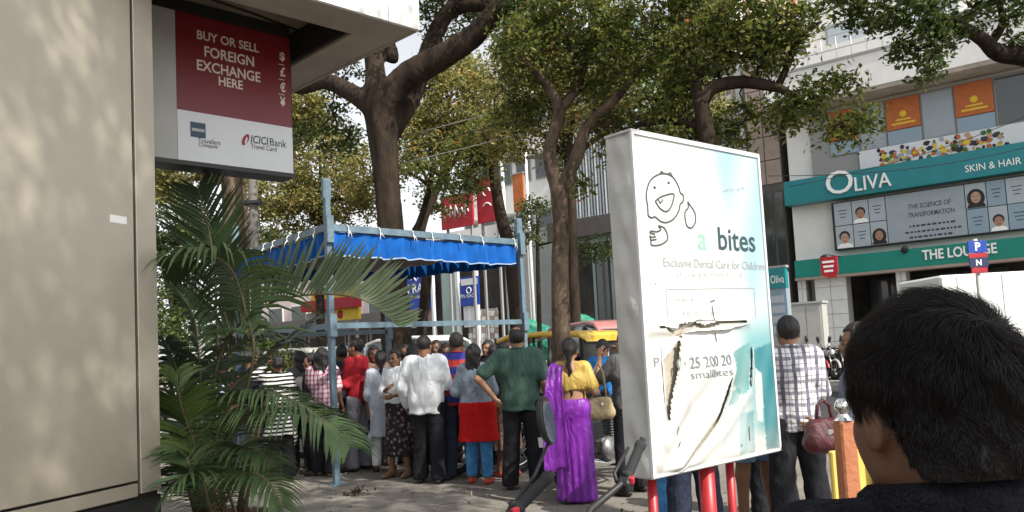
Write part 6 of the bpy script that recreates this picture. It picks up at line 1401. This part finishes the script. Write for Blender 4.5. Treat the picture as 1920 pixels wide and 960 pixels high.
person('man in red tee shirt and grey trousers with folded arms facing left', gp(676, 882), rad(75), 1.77, True, T(mat=c_red, loose=.03, hem=.87, sleeve='half', collar=False), T(mat=c_grey, loose=.022), 'short', CR, CR, 0, seed=3, moustache=True, slim=1.08)
person('woman in pink plaid shirt and black trousers behind the tent post', gp(612, 892), rad(-12), 1.66, False, T(mat=c_pplaid, loose=.03, hem=.86), T(mat=c_black, loose=.03), 'shoulder', FWDA, REL2, 0, M_sandal, seed=4, slim=1.1)
person('woman in black and white stripes with a hand raised to her head', at(520, 10.3), rad(25), 1.60, False, T(mat=c_stripe, loose=.03, hem=.62, sleeve='long', flare=.03), T(mat=c_black, loose=.03), 'bun', HEAD, REL, 0, seed=5)
person('person in pale blue top behind the palm leaves near the kiosk', at(384, 9.4), rad(15), 1.55, False, T(mat=c_pale, loose=.03, hem=.8), T(kind='skirt', mat=cloth('pink_print', (.35, .10, .18), .5, 20), name='skirt'), 'bun', REL, BAG, 0, M_sandal, seed=6)
person('woman in pale grey kurta and white leggings with dark plait', gp(722, 884), rad(12), 1.58, False, T(kind='kurta', mat=c_kurta, loose=.025, hem=.50, flare=.03, sleeve='half', name='kurta'), T(kind='leggings', mat=c_white), 'braid', REL, FWDA, 0, seed=7)
person('woman in white blouse with black floral wrap facing the crowd', at(741, 10.1), rad(150), 1.60, False, T(mat=c_white, loose=.028, hem=.98, sleeve='half'), T(kind='skirt', mat=c_print, wid=.19, end=.28), 'bun', FWDA, CR, 0, M_sandal, seed=8, nod=.15)
person('woman in black floral kurta just left of the white shirt man', at(772, 10.2), rad(70), 1.62, False, T(kind='kurta', mat=c_print, loose=.03, hem=.6, sleeve='half', name='kurta'), T(mat=c_black, loose=.02), 'shoulder', REL, FWDA, 0, seed=9)
person('man in white full sleeve shirt and black trousers seen from behind', gp(806, 906), rad(-6), 1.73, True, T(mat=c_white, loose=.045, hem=.80, sleeve='long', collar=True, fold=.009), T(mat=c_black, loose=.03), 'short', REL2, FWDA, 0, seed=10, slim=1.12, nod=.2)
person('bearded man in dark shirt facing us over a shoulder', at(857, 10.7), rad(165), 1.76, True, T(mat=c_navy, loose=.025, sleeve='half'), T(mat=c_navy), 'short', REL, FWDA, 0, seed=11, moustache=True)
person('man in blue and red banded polo with greying hair', gp(868, 898), rad(-10), 1.75, True, T(mat=c_rb, loose=.03, hem=.86, sleeve='short', collar=True), T(mat=c_navy, loose=.025), 'short', FWDA, REL, 0, seed=12, hairmat=M_hairg)
person('woman in pale denim jacket over red kurta and blue leggings', gp(900, 907), rad(-14), 1.60, False, T(mat=c_denim, loose=.04, hem=.90, sleeve='long', name='jacket', fold=.016), T(kind='leggings', mat=c_blue, loose=.018), 'long', ((.10, -.04, -.26), (.03, .16, -.30)), FWDA, 0, M_redshoe, seed=13, under=T(mat=c_redk, hem=.52))
person('woman in brown printed skirt just left of the green shirt man', at(942, 9.7), rad(30), 1.60, False, T(mat=c_black, loose=.025, hem=.92, sleeve='half'), T(kind='skirt', mat=c_leaf, wid=.18, end=.34), 'bun', REL, FWDA, 1, M_redshoe, seed=14)
person('balding man in bottle green polo with left hand on hip', gp(984, 916), rad(-4), 1.76, True, T(mat=c_green, loose=.04, hem=.82, sleeve='short', collar=True), T(mat=c_black, loose=.028), 'balding', HIP, REL2, 2, seed=15, slim=1.14, palmL=(.6, .8, 0))
person('woman in blue top raising both hands behind the saree woman', at(1130, 10.2), rad(-20), 1.58, False, T(mat=c_cyan, loose=.03, hem=.7, sleeve='short', flare=.02), T(mat=c_navy), 'bun', PHONE, BAG, 2, seed=17)
person('person in charcoal top with raised arm beside the billboard edge', at(1172, 8.2), rad(35), 1.64, True, T(mat=c_dgrey, loose=.03, sleeve='short'), T(mat=c_black), 'short', PHONE, PHONE, 2, seed=18)
person('man in white and black plaid shirt right of the billboard', at(1480, 6.0), rad(-8), 1.665, True, T(mat=c_plaid, loose=.035, hem=.84, sleeve='long', collar=True), T(mat=c_black, loose=.03), 'short', REL, FWDA, 2, seed=19, slim=.96)
person('man in dark jeans standing behind the billboard left post', at(1283, 5.9), rad(-10), 1.62, True, T(mat=c_dgrey, loose=.03), T(mat=c_navy, loose=.03), 'short', REL, REL2, 0, seed=20)
person('person in blue denim shorts standing behind the red billboard posts', at(1402, 6.3), rad(20), 1.60, True, T(mat=c_white, loose=.03), T(kind='shorts', mat=c_jean, loose=.03, end=.60), 'short', REL, FWDA, 0, M_sandal, seed=21)
person('person in blue jeans behind the lower left billboard corner', at(1238, 6.9), rad(30), 1.60, False, T(mat=c_maroon, loose=.03), T(mat=c_blue, loose=.02), 'bun', REL, FWDA, 0, M_redshoe, seed=22)
person('person in black trousers standing between billboard and plaid shirt man', at(1432, 6.9), rad(0), 1.62, True, T(mat=c_dgrey, loose=.03), T(mat=c_black, loose=.03), 'short', REL, REL2, 0, seed=23)
person('person in slate grey shirt hidden behind the foreground head', at(1612, 4.6), rad(70), 1.58, False, T(mat=cloth('slate_cotton', (.16, .17, .22)), loose=.03, hem=.7, sleeve='half'), T(mat=c_navy), 'bun', FWDA, REL2, 0, seed=24)
for i, (px, Y, H, lb, y_, h_) in enumerate(((700, 11.2, 1.66, 'woman with dark bun at the back of the crowd near the red shirt man', 200, 'bun'), (788, 11.0, 1.68, 'man at the back of the crowd left of the white shirt man', 30, 'short'), (835, 11.2, 1.64, 'woman at the back of the crowd right of the white shirt man', 190, 'shoulder'), (925, 10.8, 1.58, 'woman at the back of the crowd behind the denim jacket', 60, 'bun'))):
    person(lb, at(px, Y), rad(y_), H, h_ == 'short', T(mat=[c_leaf, c_dgrey, c_black, c_kurta][i], loose=.03, sleeve='half'), T(mat=c_black), h_, REL, FWDA, 1, seed=30+i)
MORE = [(420, 10.4, 1.62, 'woman in maroon top among the palm leaves left of the striped woman', 40, 'bun', c_maroon, 'half', c_black, 0), (468, 10.8, 1.68, 'man in dark shirt between palm fronds near the kiosk', -30, 'short', c_navy, 'half', c_grey, 0),
 (560, 11.2, 1.64, 'woman in charcoal kurta behind the striped woman', 60, 'shoulder', c_dgrey, 'half', c_black, 0), (583, 10.7, 1.60, 'woman in dark floral top beside the pink plaid woman', 100, 'bun', c_print, 'half', c_black, 0), (640, 11.6, 1.70, 'man in dark blue shirt just left of the red shirt man', 20, 'short', c_navy, 'long', c_black, 1),
 (760, 11.5, 1.66, 'man in grey kurta behind the floral wrap woman', 190, 'short', c_kurta, 'long', c_grey, 0), (818, 11.9, 1.70, 'man in brown printed shirt behind the white shirt man', 170, 'short', c_leaf, 'half', c_navy, 1), (915, 11.7, 1.66, 'woman in dark top behind the red kurta woman', 150, 'shoulder', c_black, 'half', c_navy, 0),
 (952, 11.5, 1.62, 'woman in pale blue top behind the green shirt man', 200, 'bun', c_pale, 'half', c_black, 1)]
for i, (px, Y, H_, lb, y_, h_, tm, sl_, bm, sk) in enumerate(MORE):
    person(lb, at(px, Y), rad(y_), H_, h_ == 'short', T(mat=tm, loose=.03, sleeve=sl_), T(mat=bm), h_, REL, [FWDA, REL2, CR][i % 3], sk, seed=60+i)
# saree: wrapped skirt, pleated end over the left shoulder
H = 1.60; sl = 'woman in purple saree and mustard blouse with a long plait'
root, s = person(sl, gp(1084, 942), rad(-10), H, False, T(kind='blouse', mat=c_yellow, loose=.014, hem=1.16, sleeve='short', name='blouse', scoop=1.40), T(kind='saree', mat=c_purple, wid=.185, end=.02, name='saree', loose=.024), 'braid', ((.08, .06, -.25), (.0, .20, -.20)), BAG, 2, M_shoe, seed=16, slim=1.0)
def sheet(root, rows, m_, name, thick=.008, par=None):
    """cloth strip: rows of points -> double-sided thin sheet"""
    R = np.array(rows, float); n, k_ = R.shape[:2]; e = np.gradient(R, axis=0); g2 = np.gradient(R, axis=1); nn = np.cross(e, g2); nn /= np.linalg.norm(nn, axis=2)[..., None]+1e-9
    V = np.concatenate([(R+nn*thick/2).reshape(-1, 3), (R-nn*thick/2).reshape(-1, 3)]); N = n*k_; fs = []
    for i in range(n-1):
        for j in range(k_-1): a = i*k_+j; fs += [(a, a+1, a+k_+1, a+k_), (N+a, N+a+k_, N+a+k_+1, N+a+1)]
    for i in range(n-1):
        for j in (0, k_-1): a = i*k_+j; fs.append((a, a+k_, N+a+k_, N+a))
    for j in range(k_-1):
        for i in (0, n-1): a = i*k_+j; fs.append((a, a+1, N+a+1, N+a))
    return link(name, npmesh(name, V, np.array(fs)), par or root, m_)
rows = []
for i, (x, y, z, w, bow) in enumerate(((-.02, .17, 1.10, .10, .0), (-.08, .165, 1.25, .085, .0), (-.125, .10, 1.40, .07, .0), (-.135, 0.0, 1.468, .065, .0), (-.15, -.09, 1.42, .075, .0), (-.165, -.155, 1.25, .085, 0), (-.175, -.175, 1.05, .10, 0), (-.18, -.18, .80, .115, 0), (-.18, -.185, .55, .125, 0), (-.175, -.19, .36, .13, 0))):
    row = []
    for j in range(25): t = j/24*2-1; row.append(((x+t*w)*s, (y+.014*math.sin(t*8+i*.25)*.28-.02*t*t+(-.0 if z > 1.3 else -.01))*s, (z-.02*abs(t)+(.03*math.sin(t*3) if z < .4 else 0))*s))
    rows.append(row)
R = np.array(rows); fine = []
for i in range(len(R)-1):
    for q in range(4): t = q/4; fine.append(R[i]*(1-t)+R[i+1]*t)
fine.append(R[-1]); sheet(root, fine, c_purple, 'saree_drape')
# handbag hanging on the right arm of the saree woman: separate thing
def bag(label, loc, rz, m_, w=.34, h=.26, strap=.5, name='handbag'):
    r_ = thing(name, label, 'bag', loc, rz); v, f = sdf([((-w*.36, 0, .05), (w*.36, 0, .05), .055, .055), ((-w*.30, 0, h-.05), (w*.30, 0, h-.05), .035, .035), ((-w*.36, 0, .05), (-w*.3, 0, h-.05), .05, .035), ((w*.36, 0, .05), (w*.3, 0, h-.05), .05, .035), ((0, 0, .06), (0, 0, h-.05), .055, .04)], .014, .05, .05, lambda P, d: d+folds(P, 9, .006, 30, 20))
    link('body', npmesh('body', v, f), r_, m_); m = MB(); m.tube([(-w*.28, 0, h-.04), (-w*.2, 0, h+strap*.7), (0, 0, h+strap), (w*.2, 0, h+strap*.7), (w*.28, 0, h-.04)], .010, 6); m.build('strap', m_, r_); m = MB(); m.box((0, -.052, h-.07), (.04, .02, .03), bev=.004); m.build('clasp', M_chrome, r_); return r_
b = gp(1084, 942); bag('beige shoulder bag at the right side of the saree woman', (b[0]+.27, b[1]+.02, .80), rad(20), cloth('tan_canvas', (.36, .29, .17), .2, 8), .28, .21, .34)
p = W(1548, 800, 4.4); bag('maroon satchel held by the person in slate shirt', (p[0]-.005, p[1], .90), rad(10), c_maroon, .18, .17, .10, 'satchel')
# ------------------------------------------------------------------ orange barrier post with steel knob, yellow board behind
M_rust = mat('orange_brown_post', (.36, .125, .055), .55, col2=(.46, .19, .09), vs=9, bump=.2, bs=50); M_ypanel = mat('yellow_panel', (.70, .52, .12), .5, var=.1, vs=5)
Y = 2.6; p = W(1588, 860, Y); zt = W(1583, 788, Y)[2]; lx = (p[0], p[1], 0)
r_ = thing('barrier_post', 'orange brown square barrier post topped with a steel knob', 'post', lx); m = MB(); m.box((0, 0, zt/2), (.056, .05, zt), ((.97, .2, 0), (-.2, .97, 0), (0, 0, 1)), bev=.006); m.build('shaft', M_rust, r_)
m = MB(); m.lathe((0, 0, zt), (0, 0, 1), [(.03, 0), (.022, .008), (.014, .02)]+[(.026*math.cos(t), .045+.026*math.sin(t)) for t in np.linspace(-1.0, 1.57, 9)], 18); m.build('knob', M_chrome, r_)
m = MB(); m.box((0, 0, .006), (.2, .2, .012)); m.build('base_plate', M_rust, r_)
p = W(1612, 880, 3.1); r_ = thing('barrier_board', 'yellow barrier board standing behind the orange brown post', 'barrier', (p[0], p[1], 0)); q = ((.985, .17, 0), (-.17, .985, 0), (0, 0, 1))
m = MB(); m.box((0, 0, .72), (.24, .025, .74), q, bev=.005); m.build('panel', M_ypanel, r_)
m = MB(); m.box((.06, -.022, .85), (.045, .012, .5), q); m.build('grey_strip', M_grey, r_)
for sx in (-1, 1): m = MB(); m.box((sx*.10, sx*.017+.03, .36), (.03, .03, .72), q); m.build('leg', M_ypanel, r_)
# ------------------------------------------------------------------ man in the foreground
hb = W(1744, 700, .88); Hm = 1.567
c_fleece = cloth('dark_fleece', (.016, .017, .024), .5, 40, .95, .1, .9, 220)
fg, fs_ = person('man with short black hair seen from behind in the right foreground', (hb[0], hb[1]-.01, 0), rad(4), Hm, True, T(mat=c_fleece, loose=.035, hem=.85, sleeve='half', neck=1.49, collar=.026), T(mat=c_navy, loose=.03), None, REL, REL2, 1, seed=50, group='people crowding on the pavement', head_yaw=rad(3), nod=.10, slim=1.0)
fg['group'] = 'people crowding on the pavement'
# scalp cap and thousands of short strands
_s = fs_; hc = np.array([0, .012, 1.575]); Rh = roty(rad(3))@rotx(-.10)
def capsurf(n, dense=True):
    u = rng.normal(size=(n, 3)); u /= np.linalg.norm(u, axis=1)[:, None]; c = np.array([0, -.016, .034]); r = np.array([.0815, .1025, .1]); p = c+u*r
    keep = ~((p[:, 1] > .04) & (p[:, 2] < .075)) & (p[:, 2] > -.090-.28*(p[:, 1]+.1)*0-.0) & ~((p[:, 1] > -.03) & (p[:, 2] < .008) & (np.abs(p[:, 0]) > .05))
    return p[keep], (u/r/np.linalg.norm(u/r, axis=1)[:, None])[keep]
gv, gf = sdf([((0, -.016, .034), (0, -.0161, .034), .08, .08)], .008)
ax_, P_ = grid((-.12, -.15, -.12), (.12, .13, .17), .0065); d_ = d_ell(P_, (0, -.016, .034), (.085, .106, .104)); d_ = smin(d_, d_cap(P_, (-.022, -.060, -.05), (.022, -.060, -.05), .050, .050), .04)
d_ = np.maximum(d_, -np.maximum(np.maximum(.04-P_[1], P_[2]-.078), np.abs(P_[0])-.2)); d_ = np.maximum(d_, -.070-P_[2]); d_ = np.maximum(d_, -np.maximum(np.maximum(-.042-P_[1]-.35*np.clip(-P_[2], 0, .1), P_[2]-.012), .045-np.abs(P_[0])))
gv, gf = surface_nets(d_, ax_); hair_o = link('hair', npmesh('hair', xform(gv, Rh, hc)*_s, gf), fg, M_hair)
M_strand = mat('hair_strand', (.011, .009, .009), .45, spec=.35)
nS = 34000
def vnormals(v, f):
    n = np.zeros_like(v, dtype=np.float64); c = np.cross(v[f[:, 2]]-v[f[:, 0]], v[f[:, 3]]-v[f[:, 1]])
    for i in range(4): np.add.at(n, f[:, i], c)
    return n/(np.linalg.norm(n, axis=1)[:, None]+1e-12)
gn = vnormals(gv, gf); qi = rng.integers(0, len(gf), nS*2); ww = rng.dirichlet((1, 1, 1, 1), nS*2)
pv_ = (gv[gf[qi]]*ww[..., None]).sum(1); nv_ = (gn[gf[qi]]*ww[..., None]).sum(1); nv_ /= np.linalg.norm(nv_, axis=1)[:, None]
kp = (nv_[:, 2] > -.55) & ((pv_[:, 1] < .035) | (pv_[:, 2] > .075)); pv_, nv_ = pv_[kp][:nS], nv_[kp][:nS]
wh = np.array([.012, -.09, .095]); rad_ = pv_-wh; sw = np.cross(nv_, rad_); flow = rad_/np.linalg.norm(rad_, axis=1)[:, None]*.75+sw/np.linalg.norm(sw, axis=1)[:, None]*.35+np.array([0, 0, -.25])
cl = np.stack([np.sin(pv_[:, 0]*90+pv_[:, 2]*75+2*np.sin(pv_[:, 0]*31)), np.sin(pv_[:, 2]*110+pv_[:, 0]*50+1), np.sin(pv_[:, 1]*90-pv_[:, 0]*95+2*np.sin(pv_[:, 2]*37))], 1)
flow += cl*.55+rng.normal(size=flow.shape)*.15; flow -= nv_*np.sum(flow*nv_, 1)[:, None]; flow /= np.linalg.norm(flow, axis=1)[:, None]
Ls = np.interp(pv_[:, 2], [-.085, -.05, 0, .05], [.004, .009, .024, .040])*rng.uniform(.6, 1.3, len(pv_))
lift = rng.uniform(.10, .36, len(pv_))[:, None]; side = np.cross(flow, nv_); wS = rng.uniform(.00022, .00042, len(pv_))[:, None]
q0 = pv_; q1 = pv_+(flow*.5+nv_*lift*.55)*Ls[:, None]; q2 = pv_+(flow*1.0+nv_*lift*.42)*Ls[:, None]
vv = np.stack([q0-side*wS, q0+side*wS, q0+nv_*wS*1.2, q1-side*wS*.8, q1+side*wS*.8, q1+nv_*wS, q2], 1).reshape(-1, 3)
b_ = (np.arange(len(pv_))*7)[:, None]; tri = np.concatenate([b_+np.array([[0, 1, 4]]), b_+np.array([[0, 4, 3]]), b_+np.array([[1, 2, 5]]), b_+np.array([[1, 5, 4]]), b_+np.array([[2, 0, 3]]), b_+np.array([[2, 3, 5]]), b_+np.array([[3, 4, 6]]), b_+np.array([[4, 5, 6]]), b_+np.array([[5, 3, 6]])], 1).reshape(-1, 3)
st_ = link('hair_strands', npmesh('hair_strands', xform(vv, Rh, hc)*_s, tri), hair_o, M_strand); st_['kind'] = 'stuff'
